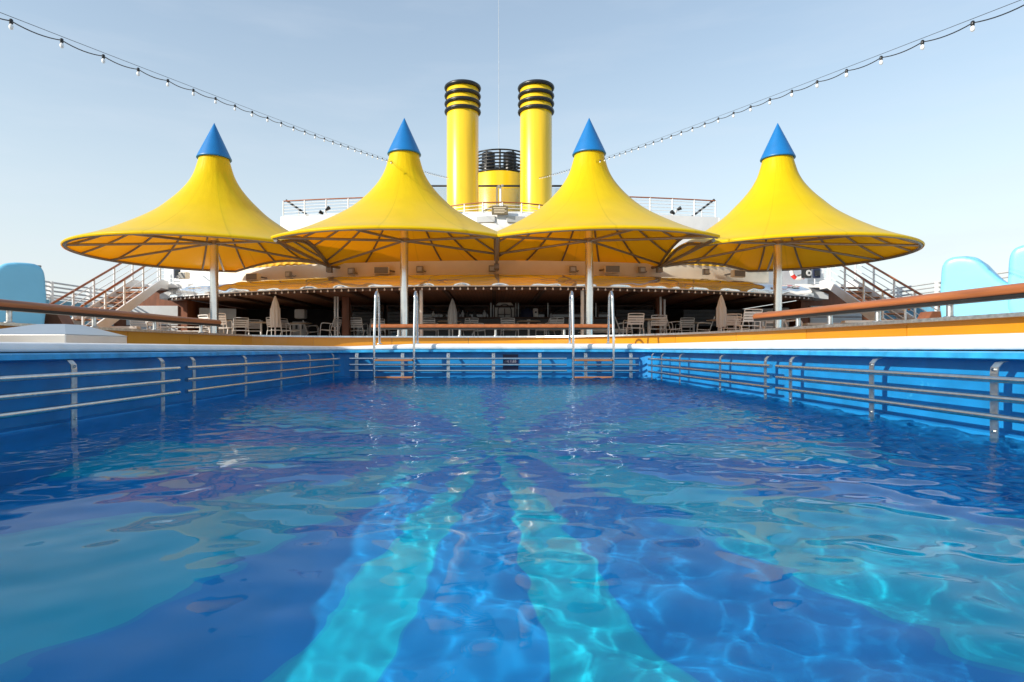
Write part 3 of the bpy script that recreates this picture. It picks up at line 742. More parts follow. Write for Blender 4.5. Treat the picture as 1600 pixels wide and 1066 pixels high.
# side wings: white upper facade, brown cladding with grey panels
for s in (-1, 1):
    vs_ = 0
    x_in, x_out = s*9.6, s*11.9
    def wingY(x): return 22.2+(abs(x)-9.6)*.5
    xa, xb = min(x_in, x_out), max(x_in, x_out)
    curved(wingY, xa, xb, E+2.30, E+3.55, .3, 'wing_facade', M['white'], n=12)
    q = MB(); q.prism([(s*11.5, E+1.86), (s*12.15, E+1.80), (s*12.15, E+1.98), (s*11.3, E+2.3)], 'y', 22.35, 23.3); q.build('roof_end', M['shutter'], dh)
    # cladding wall
    xa, xb = sorted((s*11.55, s*14.4))
    q = MB(); q.box(((xa+xb)/2, 23.4, (DECK+E+2.2)/2), (xb-xa, .2, E+2.2-DECK)); q.build('cladding', M['brown'], dh)
    xa, xb = sorted((s*11.95, s*13.9))
    for zl, zh in ((.30, .85), (.88, 1.18), (1.21, 1.62)):
        q = MB(); q.box(((xa+xb)/2, 23.27, E+(zl+zh)/2), (xb-xa, .06, zh-zl)); q.build('grey_panel', M['shutter'], dh, bevel=.008)
    xa = s*10.6
    for zl, zh in ((.30, .75), (.78, 1.1), (1.13, 1.55)):
        q = MB(); q.box((xa, 23.6, E+(zl+zh)/2), (1.3, .06, zh-zl), rz=-s*.5); q.build('grey_panel', M['shutter'], dh, bevel=.008)
    # framed navy window on the wing
    p = WP(264 if s < 0 else 1290, 426, 22.9)
    q = MB(); q.rbox((p.x, 23.55, p.z+.05), (.30, .06, .36), .05); w_ = q.build('window', M['navy'], dh)
    q = MB(); q.rbox((p.x, 23.5, p.z+.05), (.19, .06, .24), .03); q.build('pane', M['window'], w_)
    # upper wall behind the landing
    q = MB(); q.box((s*11.2, 24.0, E+2.75), (3.2, .3, .95)); q.build('landing_wall', M['white'], dh)
    q = MB(); q.box((s*11.9, 22.95, E+2.27), (2.0, 1.5, .12)); q.build('landing', M['white'], dh)
# upper deck block
def upY(x): return 25.2+.012*x*x
curved(upY, -9.1, 9.65, E+2.3, E+5.62, .25, 'upper_bulwark', M['white'])
q = MB(); q.box((0, 33.5, E+4.85), (18, 14, .2)); q.build('upper_deck', M['white'], dh)
for s, xx in ((-1, -9.0), (1, 9.55)):
    q = MB(); q.box((xx, 31.3, E+3.95), (.2, 10, 3.3)); q.build('upper_side', M['white'], dh)
# rounded central terrace
xs_ = np.linspace(-math.pi/2*.98, math.pi/2*.98, 40); TC = (.2, 27.6); TR = 3.3
pth = [Vector((TC[0]+TR*math.sin(a), TC[1]-TR*math.cos(a))) for a in xs_]
q = MB(); q.sweep([(0, E+4.2), (0, E+5.36), (-.12, E+5.36), (-.12, E+4.2)], pth, closed=False, pclosed=True); q.build('terrace_bulwark', M['white'], dh)
q = MB(); q.add([(p.x, p.y, E+4.9) for p in pth], [tuple(range(len(pth)))]); q.build('terrace_floor', M['white'], dh)
for a in (-.62, -.16, .2, .62):
    q = MB(); x, y = TC[0]+(TR+.02)*math.sin(a), TC[1]-(TR+.02)*math.cos(a); q.rbox((x, y, E+5.12), (.75, .05, .26), .02, rz=a); q.build('vent_panel', M['shutter'], dh)

# plaque on the terrace
p = WP(781, 329, 24.15)
t = thing('name_plaque', (p.x, 24.15, p.z-.15), 'small bronze plaque with worn lettering on the rounded white terrace', 'plaque')
q = MB(); q.rbox((p.x, 24.15, p.z), (.64, .05, .34), .015); q.build('plate', M['plaque'], t)
q = MB()
for j in range(4): q.box((p.x+random.uniform(-.03, .03), 24.12, p.z+.1-.065*j), (.5-.09*(j % 2), .012, .022))
q.build('raised_lines', M['beige'], t)

# railings
def railing(pts, z0, h, nb, label, topmat='teak', r=.014, posts=None, group='upper deck railings', wires=5, topr=.028):
    c_ = pts[len(pts)//2]; t = thing('railing', (c_[0], c_[1], z0), label, 'railing', group)
    q = MB(); q.tube([(p[0], p[1], z0+h) for p in pts], topr, 8); q.build('top_rail', M[topmat], t)
    for j in range(wires):
        q = MB(); z = z0+h*(j+.5)/(wires+.3); q.tube([(p[0], p[1], z) for p in pts], r, 6); q.build('lower_rail', M['white'], t)
    for p in (posts or pts):
        q = MB(); q.tube([(p[0], p[1], z0-.02), (p[0], p[1], z0+h)], .030, 8); q.build('post', M['white'], t)
    return t
railing([(x, upY(x)+.1) for x in np.linspace(-9.0, -3.2, 7)], E+5.62, .68, 6, 'white wire railing with brown top rail on the upper deck left of the funnels')
railing([(x, upY(x)+.1) for x in np.linspace(3.6, 9.5, 7)], E+5.62, .72, 6, 'white wire railing with brown top rail on the upper deck right of the funnels')
railing([(p.x, p.y+.06) for p in pth[2:-2:3]], E+5.36, .44, 6, 'curved white railing with brown top rail round the terrace in front of the funnels', wires=3)
def stair_rail(x0, x1, y, za, zb, label):
    t = thing('stair_handrail', (x0, y, za), label, 'handrail', 'sloping stair rails on the upper deck')
    q = MB(); q.tube([(x0, y, za), (x1, y, zb)], .045, 8); q.build('bar', M['black'], t)
    q = MB()
    q.tube([((x0+x1)/2, y, E+5.60), ((x0+x1)/2, y, (za+zb)/2)], .03, 8); q.build('post', M['white'], t)
stair_rail(-9.0, -7.9, 26.6, E+6.42, E+5.66, 'dark sloping stair rail inside the upper deck railing at its left end')
stair_rail(9.6, 8.5, 26.8, E+6.5, E+5.66, 'dark sloping stair rail inside the upper deck railing at its right end')

# ------------------------------------------------------------------ funnels
def funnel(px_, label):
    p = WP(px_, 130, 30); t = thing('funnel', (p.x, 30, E+4.95), label, 'funnel', 'twin yellow funnels')
    q = MB(); q.lathe([(.80, E+4.95), (.775, E+6), (.775, 13.15), (.74, 13.2), (.70, 13.2), (.70, 11)], (p.x, 30, 0), 64, cap=False); q.build('shaft', M['funnel'], t)
    for z, rr in ((13.16, .10), (12.76, .095), (12.38, .095), (12.0, .095)):
        q = MB(); q.tube([(p.x+.80*math.cos(a), 30+.80*math.sin(a), z) for a in np.linspace(0, 2*math.pi, 64, endpoint=False)], rr, 10, closed=True); q.build('ring', M['black'], t)
    q = MB(); q.lathe([(.001, 12.6), (.70, 12.6)], (p.x, 30, 0), 32, cap=False); q.build('inner_plate', M['black'], t)
funnel(723, 'left one of the two tall yellow funnels with black rings')
funnel(837.5, 'right one of the two tall yellow funnels with black rings')
fx = .31; fy = 34.2
t = thing('exhaust_stack', (fx, fy, E+4.95), 'short wide yellow exhaust stack with black slatted cage between the two funnels', 'funnel')
q = MB(); q.lathe([(1.72, E+4.95), (1.70, E+9.38), (1.66, E+9.44), (0.01, E+9.44)], (fx, fy, 0), 64); q.build('shell', M['funnel'], t)
for j in range(7):
    z = E+9.50+j*.175; q = MB(); q.tube([(fx+1.66*math.cos(a), fy+1.66*math.sin(a), z) for a in np.linspace(0, 2*math.pi, 56, endpoint=False)], .042, 6, closed=True); q.build('cage_ring', M['black'], t)
for k in range(14):
    a = 2*math.pi*(k+.5)/14; q = MB(); q.tube([(fx+1.62*math.cos(a), fy+1.62*math.sin(a), E+9.42), (fx+1.62*math.cos(a), fy+1.62*math.sin(a), E+10.58)], .05, 6); q.build('cage_post', M['black'], t)
for dx, dy in ((-.62, -.7), (.55, -.7), (-.6, .6), (.6, .6)):
    q = MB(); q.lathe([(.36, E+9.4), (.36, E+10.62), (.30, E+10.66), (.30, E+10.3)], (fx+dx, fy+dy, 0), 20, cap=False); q.build('exhaust_pipe', M['black'], t)
# glass windscreen across
t = thing('windscreen', (.15, 31.6, E+4.95), 'grey glass windscreen with dark top bar behind the funnels', 'windscreen')
q = MB(); q.tube([(-3.45, 31.6, E+8.36), (3.75, 31.6, E+8.36)], .055, 8); q.build('top_bar', M['dark_grey'], t)
for k in range(6):
    x = -3.45+1.2*k; q = MB(); q.box((x+.6, 31.6, E+6.6), (1.12, .02, 3.3)); q.build('glass_panel', M['screen'], t)
    q = MB(); q.tube([(x, 31.6, E+4.95), (x, 31.6, E+8.36)], .04, 8); q.build('post', M['shutter'], t)
p = WP(782, 292, 27.2)
t = thing('lamp_post', (p.x, 27.2, E+4.9), 'white post with small lamp heads in front of the exhaust stack', 'post')
q = MB(); q.tube([(p.x, 27.2, E+4.9), (p.x, 27.2, p.z)], .042, 10); q.build('post', M['white'], t)
q = MB(); q.rbox((p.x-.07, 27.15, p.z), (.11, .10, .10), .02); q.build('lamp_head', M['fixture'], t); q = MB(); q.rbox((p.x+.08, 27.15, p.z+.03), (.11, .10, .10), .02); q.build('lamp_head', M['fixture'], t)
q = MB(); q.tube([(.27, 34.2, E+9.4), (.25, 34.2, E+24)], [.014, .008], 6); tag(q.build('antenna_mast', M['shutter']), 'thin white whip antenna rising high above the exhaust stack', 'antenna')

# floodlights and speakers on the fascia
def flood(px_, py_, rz, label):
    x = (px_-AX)/F*20.2; Y = bandY(x)-.16; x = (px_-AX)/F*Y; p = WP(px_, py_, Y)
    t = thing('floodlight', (p.x, Y, p.z), label, 'floodlight', 'small floodlights on the fascia')
    q = MB(); q.rbox((p.x, Y, p.z), (.22, .12, .20), .02, rz=rz); q.build('housing', M['fixture'], t)
    q = MB(); q.box((p.x-.062*math.sin(-rz), Y-.064, p.z), (.14, .012, .12), rz=rz); q.build('lens', M['shutter'], t)
    q = MB(); q.tube([(p.x+.05, Y+.05, p.z-.02), (p.x+.16, Y+.1, p.z-.06), (p.x+.2, Y+.17, p.z-.02)], .016, 6); q.build('bracket', M['fixture'], t)
for px_, py_, rz, lb in ((451, 429, -.3, 'small grey floodlight on the fascia, under the left edge of the second canopy'), (549, 424, -.2, 'small grey floodlight on the fascia between the left ladder and the second canopy pole'),
                         (656, 421, -.1, 'small grey floodlight just right of the second canopy pole'), (769, 420, 0, 'small grey floodlight on the middle of the fascia'),
                         (895, 421, .1, 'small grey floodlight just left of the third canopy pole'), (1003, 422, .2, 'small grey floodlight beside the grey speaker right of the third canopy pole'),
                         (1103, 425, .3, 'small grey floodlight on the fascia nearest its right end')): flood(px_, py_, rz, lb)
def speaker(px_, py_, rz, sx, label, Y=None, wd=.50):
    if Y is None:
        x = (px_-AX)/F*20.4; Y = bandY(x)-.22
    p = WP(px_, py_, Y); t = thing('loudspeaker', (p.x, Y, p.z), label, 'loudspeaker', 'loudspeakers on the deckhouse')
    q = MB(); q.rbox((p.x, Y, p.z), (wd, .2, .24), .03, rz=rz); q.build('cabinet', M['beige'], t)
    q = MB(); q.box((p.x+.105*math.sin(rz), Y-.105*math.cos(rz), p.z), (wd-.05, .012, .2), rz=rz); q.build('grille', M['grille'], t)
    q = MB(); q.tube([(p.x+sx*(wd/2-.02), Y, p.z), (p.x+sx*(wd/2+.12), Y+.1, p.z-.02), (p.x+sx*(wd/2+.14), Y+.26, p.z)], .03, 6); q.build('bracket', M['grey_metal'], t)
speaker(396, 433, -.35, 1, 'wide grey loudspeaker on the fascia nearest its left end')
speaker(597, 423, -.1, 1, 'wide grey loudspeaker above the left pool ladder')
speaker(956, 421, .1, -1, 'wide grey loudspeaker right of the third canopy pole')
speaker(1153, 428, .35, -1, 'wide grey loudspeaker near the fourth canopy pole')
speaker(288, 431, -.5, -1, 'pale boxy loudspeaker on the white wing wall beside the left stairs', 21.9, .40)
# round-faced speaker and lifebuoy on the right wing
p = WP(1261, 427, 22.0)
t = thing('round_speaker', (p.x, 22.0, p.z), 'black square loudspeaker with a round white cone on the right wing wall', 'loudspeaker')
q = MB(); q.rbox((p.x, 22.05, p.z), (.30, .2, .34), .03, rz=.3); q.build('cabinet', M['black'], t)
q = MB(); q.tube([(p.x+.03, 21.955, p.z), (p.x+.036, 21.93, p.z)], .11, 20); q.build('cone', M['cushion'], t)
q = MB(); q.tube([(p.x+.035, 21.935, p.z), (p.x+.04, 21.92, p.z)], .045, 14); q.build('dust_cap', M['black'], t)
q = MB(); q.tube([(p.x, 22.15, p.z), (p.x+.05, 22.75, p.z)], .03, 8); q.build('bracket', M['grey_metal'], t)
t = thing('lifebuoy', (p.x, 22.4, p.z+.12), 'red and white lifebuoy half hidden behind the round speaker', 'lifebuoy')
A = np.linspace(0, 2*math.pi, 40, endpoint=False)
q = MB(); q.tube([(p.x-.05+.26*math.cos(a), 22.5, p.z+.12+.26*math.sin(a)) for a in A], .07, 10, closed=True); q.build('ring', M['cushion'], t)
for k in range(4):
    q = MB(); q.tube([(p.x-.05+.26*math.cos(a), 22.5, p.z+.12+.26*math.sin(a)) for a in np.linspace(k*math.pi/2+.5, k*math.pi/2+1.1, 6)], .074, 10); q.build('red_band', M['red'], t)
# spotlights on the upper railing
for px_, lb in ((508, 'pair of small black spotlights on the left upper railing'), (1056, 'pair of small black spotlights on the right upper railing')):
    p = WP(px_, 329, 25.3); t = thing('spotlight', (p.x, 25.3, p.z-.3), lb, 'spotlight')
    q = MB(); q.tube([(p.x, 25.3, E+5.6), (p.x, 25.3, p.z+.02)], .035, 8); q.build('stem', M['white'], t)
    for dx, dz_, sg in ((-.12, -.12, -1), (.10, .04, 1)):
        q = MB(); q.tube([(p.x+dx-.05*sg, 25.28, p.z+dz_-.02), (p.x+dx+.09*sg, 25.2, p.z+dz_+.05)], [.05, .085], 12); q.build('lamp_head', M['black'], t)

# row of small bulbs along the veranda edge
t = thing('fairy_lights', (0, edgeY(0), E+1.74), 'row of small white bulbs along the veranda roof edge', 'string lights')
bm_ = None
xsb = np.linspace(-11.6, 11.2, 100)
for i, x in enumerate(xsb):
    if bm_ is None:
        q = MB(); q.lathe([(.0, -.035), (.022, -.03), (.03, -.01), (.026, .012), (.012, .03), (.012, .05)], (0, 0, 0), 8)
        o = q.build('bulb', M['bulb']); o.parent = t; bm_ = o
    else:
        o = bm_.copy(); COL.objects.link(o); o.parent = t
    o.location = (x, edgeY(x)-.02-t.location.y, E+1.785-t.location.z)
q = MB(); q.tube([(x, edgeY(x)-.02, E+1.835) for x in np.linspace(-11.7, 11.3, 60)], .012, 6); q.build('cable', M['black'], t)

# ------------------------------------------------------------------ overhead string lights
bulbA = sockA = None
def string(uv, sgn, knot, label, nb=49):
    global bulbA, sockA
    t = thing('string_lights', knot(1.0), label, 'string lights', 'overhead strings of bulbs')
    ends = [Vector(knot(s)) for s in np.linspace(-3, nb-.5, 130)]
    # messenger wire runs straight above, cable sags a little between bulbs
    q = MB(); q.tube([p+Vector((0, 0, .032)) for p in ends], .0024, 5); q.build('support_wire', M['dark_grey'], t)
    cab = []
    for s in np.arange(-3, nb-.49, .125):
        p = Vector(knot(s)); f = s-math.floor(s); p.z -= .045*4*f*(1-f)*.5; cab.append(p)
    q = MB(); q.tube(cab, .0045, 6); q.build('cable', M['black'], t)
    for i in range(nb):
        p = Vector(knot(i))-t.location
        if bulbA is None:
            q = MB(); q.lathe([(.006, .016), (.013, .010), (.013, -.020), (.010, -.024)], (0, 0, 0), 10); sockA = q.build('socket', M['black']); sockA.parent = t
            q = MB(); q.lathe([(.009, -.024), (.015, -.036), (.016, -.050), (.011, -.062), (.001, -.067)], (0, 0, 0), 10); bulbA = q.build('bulb', M['bulb']); bulbA.parent = sockA
            sockA.location = p; continue
        s2 = sockA.copy(); COL.objects.link(s2); s2.parent = t; s2.location = p
        b2 = bulbA.copy(); COL.objects.link(b2); b2.parent = s2
def knotL(i):
    Y = 4.65+.5*i; Xp = -(3788/Y-60)/F*Y
    z = E+2.01+(Y-4.65)*(5.58/24.05)-.0010*(Y-4.65)*(28.7-Y)*.8
    return (Xp, Y, z)
def knotR(i):
    Y = 4.65+.5*i; Xp = (3756/Y-60)/F*Y
    z = E+(545-36)/F*4.65-.45+(Y-4.65)*(5.58/24.05)-.0010*(Y-4.65)*(28.7-Y)*.8
    return (Xp, Y, z)
def fixz(f, y0):
    z0 = (HY-y0)/F*4.65
    def g(i):
        x, Y, _ = f(i); return (x, Y, E+z0+(Y-4.65)*((7.98-z0)/24.05)-.0008*(Y-4.65)*(28.7-Y))
    return g
string(-60, -1, fixz(knotL, 33), 'overhead string of clear bulbs running from the upper left to the funnels')
string(-60, 1, fixz(knotR, 36), 'overhead string of clear bulbs running from the upper right to the funnels')

# ------------------------------------------------------------------ outside stairs
def staircase(s, label):
    xi, xo = s*11.78, s*12.75; ya, yb, za, zb = 17.5, 21.7, DECK, E+2.28
    t = thing('staircase', (s*12.26, 19.6, DECK), label, 'staircase', 'outside stairs')
    for x in (xi, xo):
        q = MB(); q.prism([(ya, za), (ya, za+.14), (yb, zb+.16), (yb+.5, zb+.16), (yb+.5, zb-.14), (yb, zb-.14), (ya+.5, za)], 'x', x-.03, x+.03); q.build('stringer', M['white'], t)
    nst = 10
    for k in range(1, nst):
        f = k/nst; q = MB(); q.rbox(((xi+xo)/2, ya+(yb-ya)*f, za+(zb-za)*f+.02), (abs(xo-xi)-.07, .34, .045), .012); q.build('tread', M['teak_tread'], t)
    for x in (xi, xo):
        q = MB(); q.tube([(x, ya-.05, za+.86), (x, ya+.1, za+.98), (x, yb, zb+.98), (x, yb+.5, zb+1.0)], .036, 8); q.build('handrail', M['teak'], t)
        for h in (.3, .53, .76):
            q = MB(); q.tube([(x, ya+.1, za+h+.05), (x, yb, zb+h)], .014, 6); q.build('lower_rail', M['white'], t)
        for f in (.03, .27, .5, .75, 1.0):
            q = MB(); y, z = ya+(yb-ya)*f, za+(zb-za)*f; q.tube([(x, y, z), (x, y, z+.97)], .034, 8); q.build('post', M['white'], t)
staircase(-1, 'white staircase with orange-brown treads on the left, beyond the blue tank')
staircase(1, 'white staircase with dark treads on the right, beyond the pale blue seats')
for s, lb in ((-1, 'white railing on the landing above the left stairs'), (1, 'white railing on the landing above the right stairs')):
    railing([(s*x, 23.6) for x in (12.9, 12.3, 11.7, 11.1)], E+2.31, .8, 4, lb, topmat='white', group='stair landing railings', wires=5)
# ship's side bulwark with rails
for s, lb in ((-1, 'white side railing with blue panels at the ship side on the left'), (1, 'white side railing with blue panels at the ship side on the right')):
    t = thing('side_railing', (s*14.5, 14, DECK), lb, 'railing', 'ship side railings')
    for zz in (2.17, 2.03, 1.89, 1.75):
        q = MB(); q.tube([(s*14.5, y, E+zz) for y in (2, 12, 23, 38)], .03, 8); q.build('rail', M['shutter'], t)
    q = MB(); q.box((s*14.5, 20, E+1.66), (.08, 36, .07)); q.build('sill', M['white'], t)
    for y in np.arange(3, 38, 1.9):
        q = MB(); q.box((s*14.5, y, (DECK+E+2.2)/2), (.14, .10, E+2.2-DECK)); q.build('post', M['white'], t)
        if y < 36:
            q = MB(); q.box((s*14.52, y+.95, (DECK+E+1.60)/2), (.05, 1.76, E+1.60-DECK)); q.build('blue_panel', M['tint_blue'], t)

# ------------------------------------------------------------------ sky-blue moulded seats
def moulded(px_, py_, s, L0, h, label, latch=False):
    """tall rounded back that slopes down into a low seat; (px_, py_) is the foot of the tall end, the row runs outward and towards the viewer"""
    O = Vector((px_, py_)); u = Vector((s*.70, -.714)).normalized(); bk = Vector((s*.714, .70)).normalized()
    top = spline([(.0, h-.20), (.02, h-.06), (.09, h+.02), (L0*.6, h+.03), (L0, h-.01), (L0+.12, h-.17), (L0+.26, h-.33), (L0+.42, h-.42), (L0+.62, h-.44), (L0+.70, h-.48), (L0+.72, h-.60)], 4)
    P = [(.02, 0), (-.01, .30)]+[tuple(p) for p in top]+[(L0+.70, 0)]
    t = thing('moulded_seat', (O.x+u.x*.4+bk.x*.35, O.y+u.y*.4+bk.y*.35, DECK), label, 'moulded seat', 'sky blue moulded seats by the pool')
    n_ = len(P); vs = []
    for d in (0, .75):
        for a_, b_ in P: q_ = O+u*a_+bk*d; vs.append((q_.x, q_.y, DECK+b_))
    q = MB(); q.add(vs, [(i, (i+1) % n_, n_+(i+1) % n_, n_+i) for i in range(n_)]+[tuple(reversed(range(n_))), tuple(range(n_, 2*n_))])
    o = q.build('shell', M['fibre'], t)
    md = o.modifiers.new('remesh', 'REMESH'); md.mode = 'VOXEL'; md.voxel_size = .025; md.use_smooth_shade = True
    md = o.modifiers.new('smooth', 'SMOOTH'); md.factor = .5; md.iterations = 22
    if latch:
        c_ = O+u*.16+bk*.1; q = MB(); q.rbox((c_.x, c_.y, DECK+h-.002), (.24, .07, .03), .01, rz=math.atan2(u.y, u.x)); q.build('latch', M['grey_metal'], t)
moulded(6.02, 8.3, 1, .40, .95, 'pale blue moulded seat whose whole sloping side shows over the right handrail')
moulded(6.50, 7.78, 1, .40, 1.02, 'pale blue moulded seat cut off by the right edge of the photo')
moulded(-5.97, 8.2, -1, .46, .85, 'deep blue rounded moulded seat in shade behind the left handrail', True)
for s, y, lb in ((-1, 9.0, 'small brown wooden wedge block behind the left handrail, next to the blue seat'), (1, 9.0, 'small brown wooden wedge block behind the right handrail, next to the pale blue seat')):
    q = MB(); q.prism([(s*6.35, DECK), (s*5.95, DECK), (s*6.10, DECK+.27), (s*6.35, DECK+.27)], 'y', y-.45, y-.2)
    tag(q.build('wooden_block', M['brown']), lb, 'block')

# ------------------------------------------------------------------ furniture templates
def chair_parts():
    t = thing('deck_chair', (0, 0, 0), 'x', 'chair', 'white slatted chairs on the deck')
    for sx in (-1, 1):
        x = sx*.27
        q = MB(); q.tube(spline([(x, -.27, 0), (x, -.25, .36), (x, -.22, .60), (x, -.14, .655), (x, .10, .64), (x, .22, .62)], 4), .014, 8); q.build('arm', M['alu'], t)
        q = MB(); q.tube([(x, .30, 0), (x, .16, .36), (x, .12, .42)], .014, 8); q.build('rear_leg', M['alu'], t)
    q = MB(); q.tube(spline([(-.245, -.24, .42), (-.245, .14, .39), (-.245, .20, .50), (-.245, .31, .80), (-.20, .325, .85), (.20, .325, .85), (.245, .31, .80), (.245, .20, .50), (.245, .14, .39), (.245, -.24, .42)], 4), .014, 8); q.build('frame', M['alu'], t)
    q = MB()
    for k in range(5): y = -.20+k*.08; q.box((0, y, .425-.03*(k/5)), (.48, .058, .014))
    q.build('seat', M['alu'], t)
    q = MB()
    for k in range(4): f = k/3.4; q.box((0, .215+.095*f, .54+.255*f), (.48, .012, .058), rx=-.33)
    q.build('backrest', M['alu'], t)
    return t
def table_parts():
    t = thing('round_table', (0, 0, 0), 'x', 'table', 'round tables on the deck')
    q = MB(); q.lathe([(.0, .70), (.40, .70), (.425, .712), (.425, .728), (.40, .738), (.0, .738)], (0, 0, 0), 32); q.build('tabletop', M['table'], t)
    q = MB(); q.tube([(0, 0, .02), (0, 0, .70)], .038, 12); q.build('pedestal', M['alu'], t)
    q = MB()
    for k in range(4):
        a = k*math.pi/2+.4; q.tube([(0, 0, .10), (.2*math.cos(a), .2*math.sin(a), .06), (.3*math.cos(a), .3*math.sin(a), .015)], .018, 6)
    q.build('base', M['alu'], t)
    return t
ch0, tb0 = chair_parts(), table_parts()
chairs = [
 (219, 21.5, 200, 'white slatted chair beneath the left stairs, leaning against the parapet line'),
 (247, 20.5, 75, 'white slatted chair turned sideways behind the second post of the left handrail'),
 (331, 20.5, 150, 'white slatted chair just left of the outer left canopy pole'),
 (345, 19.6, 185, 'white slatted chair right behind the end of the left handrail'),
 (376, 22.3, 205, 'white slatted chair turned half away between the left handrail end and the closed left parasol'),
 (396, 23.2, 20, 'white slatted chair facing the pool, close behind the half turned chair by the left handrail'),
 (432, 22.0, 180, 'wide white chair seen from behind at the foot of the closed left parasol'),
 (453, 22.4, 70, 'white slatted chair in profile just right of the closed left parasol'),
 (487, 24.2, 110, 'low dim white chair behind the parapet, left of the brown left column'),
 (517, 21.8, 250, 'white slatted chair tilted sideways, left of the twin steel posts'),
 (560, 22.4, 170, 'white chair seen from behind just left of the left ladder'),
 (590, 22.5, 10, 'white chair seen between the tubes of the left ladder'),
 (671, 21.9, 15, 'white chair facing the pool, first one right of the left ladder'),
 (733, 21.9, -15, 'white chair facing the pool, left of the arched door'),
 (747, 22.3, 90, 'white folding chair in profile, mostly hidden by the middle handrail'),
 (796, 21.8, 10, 'white chair facing the pool in front of the arched door'),
 (853, 22.0, -60, 'white chair half turned, left of the right ladder'),
 (868, 21.6, -15, 'white chair facing the pool, closest on the left of the right ladder'),
 (976, 21.5, 80, 'white chair in profile just right of the right ladder'),
 (990, 19.6, 182, 'large white chair seen from behind, right of the right ladder'),
 (1027, 20.6, 176, 'white chair seen from behind below the brown right column'),
 (1048, 20.8, 105, 'white chair in profile just right of the brown right column'),
 (1070, 22.4, 180, 'low white chair seen from behind, midway between the brown right column and the right parasol'),
 (1101, 21.4, 250, 'white chair tilted sideways left of the closed right parasol'),
 (1140, 19.9, 185, 'white chair seen from behind right of the closed right parasol'),
 (1152, 20.3, 120, 'white chair in profile behind the largest slatted chair'),
 (1170, 17.6, 180, 'largest slatted white chair seen from behind near the right handrail end'),
 (1206, 18.6, 176, 'white chair seen from behind under the start of the right handrail'),
 (1240, 19.6, 60, 'white chair in profile right of the outer right canopy pole'),
]
tables = [
 (408, 22.8, 'round pale table left of the closed left parasol'),
 (470, 23.6, 'low round table in the dim area right of the closed left parasol'),
 (541, 23.0, 'round table in front of the brown left column'),
 (702, 22.0, 'round table between two chairs, right of the left ladder'),
 (826, 21.9, 'round table between chairs, right of the arched door'),
 (1014, 20.6, 'round table by the brown right column'),
 (1084, 23.2, 'round table far back, left of the closed right parasol'),
 (1124, 21.0, 'round table at the foot of the closed right parasol'),
 (1192, 18.9, 'round table beside the largest slatted chair'),
]
for i, (px_, Y, rz, lb) in enumerate(chairs):
    o = ch0 if i == 0 else copy_tree(ch0)
    o.location = ((px_-AX)/F*Y, Y, DECK); o.rotation_euler = (0, 0, R(rz)); o['label'] = lb
for i, (px_, Y, lb) in enumerate(tables):
    o = tb0 if i == 0 else copy_tree(tb0)
    o.location = ((px_-AX)/F*Y, Y, DECK); o.rotation_euler = (0, 0, R(i*17)); o['label'] = lb
# ashtrays on some tables
as0 = None
for px_, Y, lb in ((408, 22.8, 'small white ashtray on the table left of the closed left parasol'), (702, 22.0, 'small white ashtray on the table right of the left ladder'), (826, 21.9, 'small white ashtray on the table right of the arched door')):
    if as0 is None:
        q = MB(); q.lathe([(.0, 0), (.06, 0), (.07, .05), (.055, .05), (.05, .015), (.0, .015)], (0, 0, 0), 16); as0 = q.build('ashtray', M['cushion']); o = as0
    else: o = as0.copy(); COL.objects.link(o)
    o.location = ((px_-AX)/F*Y, Y, DECK+.738); tag(o, lb, 'ashtray', 'ashtrays on tables')
# closed parasols
def parasol(px_, Y, h, label):
    x = (px_-AX)/F*Y; t = thing('closed_parasol', (x, Y, DECK), label, 'parasol', 'closed white parasols')
    q = MB(); q.lathe([(.26, 0), (.26, .05), (.05, .08)], (x, Y, DECK), 24); q.build('base', M['dark_grey'], t)
    q = MB(); q.tube([(x, Y, DECK+.05), (x, Y, DECK+h)], .022, 10); q.build('pole', M['alu'], t)
    vs = []; NA = 40; pr = [(.13, .42), (.145, .7), (.14, 1.0), (.12, 1.3*h/1.75), (.085, 1.5*h/1.75), (.05, 1.64*h/1.75), (.015, h)]
    for r, z in pr:
        for k in range(NA):
            a = 2*math.pi*k/NA; rr = r*(1+.16*math.sin(8*a+z*1.2)); vs.append((x+rr*math.cos(a), Y+rr*math.sin(a), DECK+z))
    fs = [(i*NA+k, i*NA+(k+1) % NA, (i+1)*NA+(k+1) % NA, (i+1)*NA+k) for i in range(len(pr)-1) for k in range(NA)]+[tuple(range((len(pr)-1)*NA, len(pr)*NA))]
    q = MB(); q.add(vs, fs, True); q.build('folded_cover', M['parasol'], t)
parasol(430, 19.3, 1.40, 'closed white parasol on the left, between the first two canopy poles')
parasol(1127, 18.9, 1.40, 'closed white parasol on the right, left of the outer right canopy pole')
parasol(707, 21.0, 1.46, 'closed white parasol in front of the bar near the left ladder')
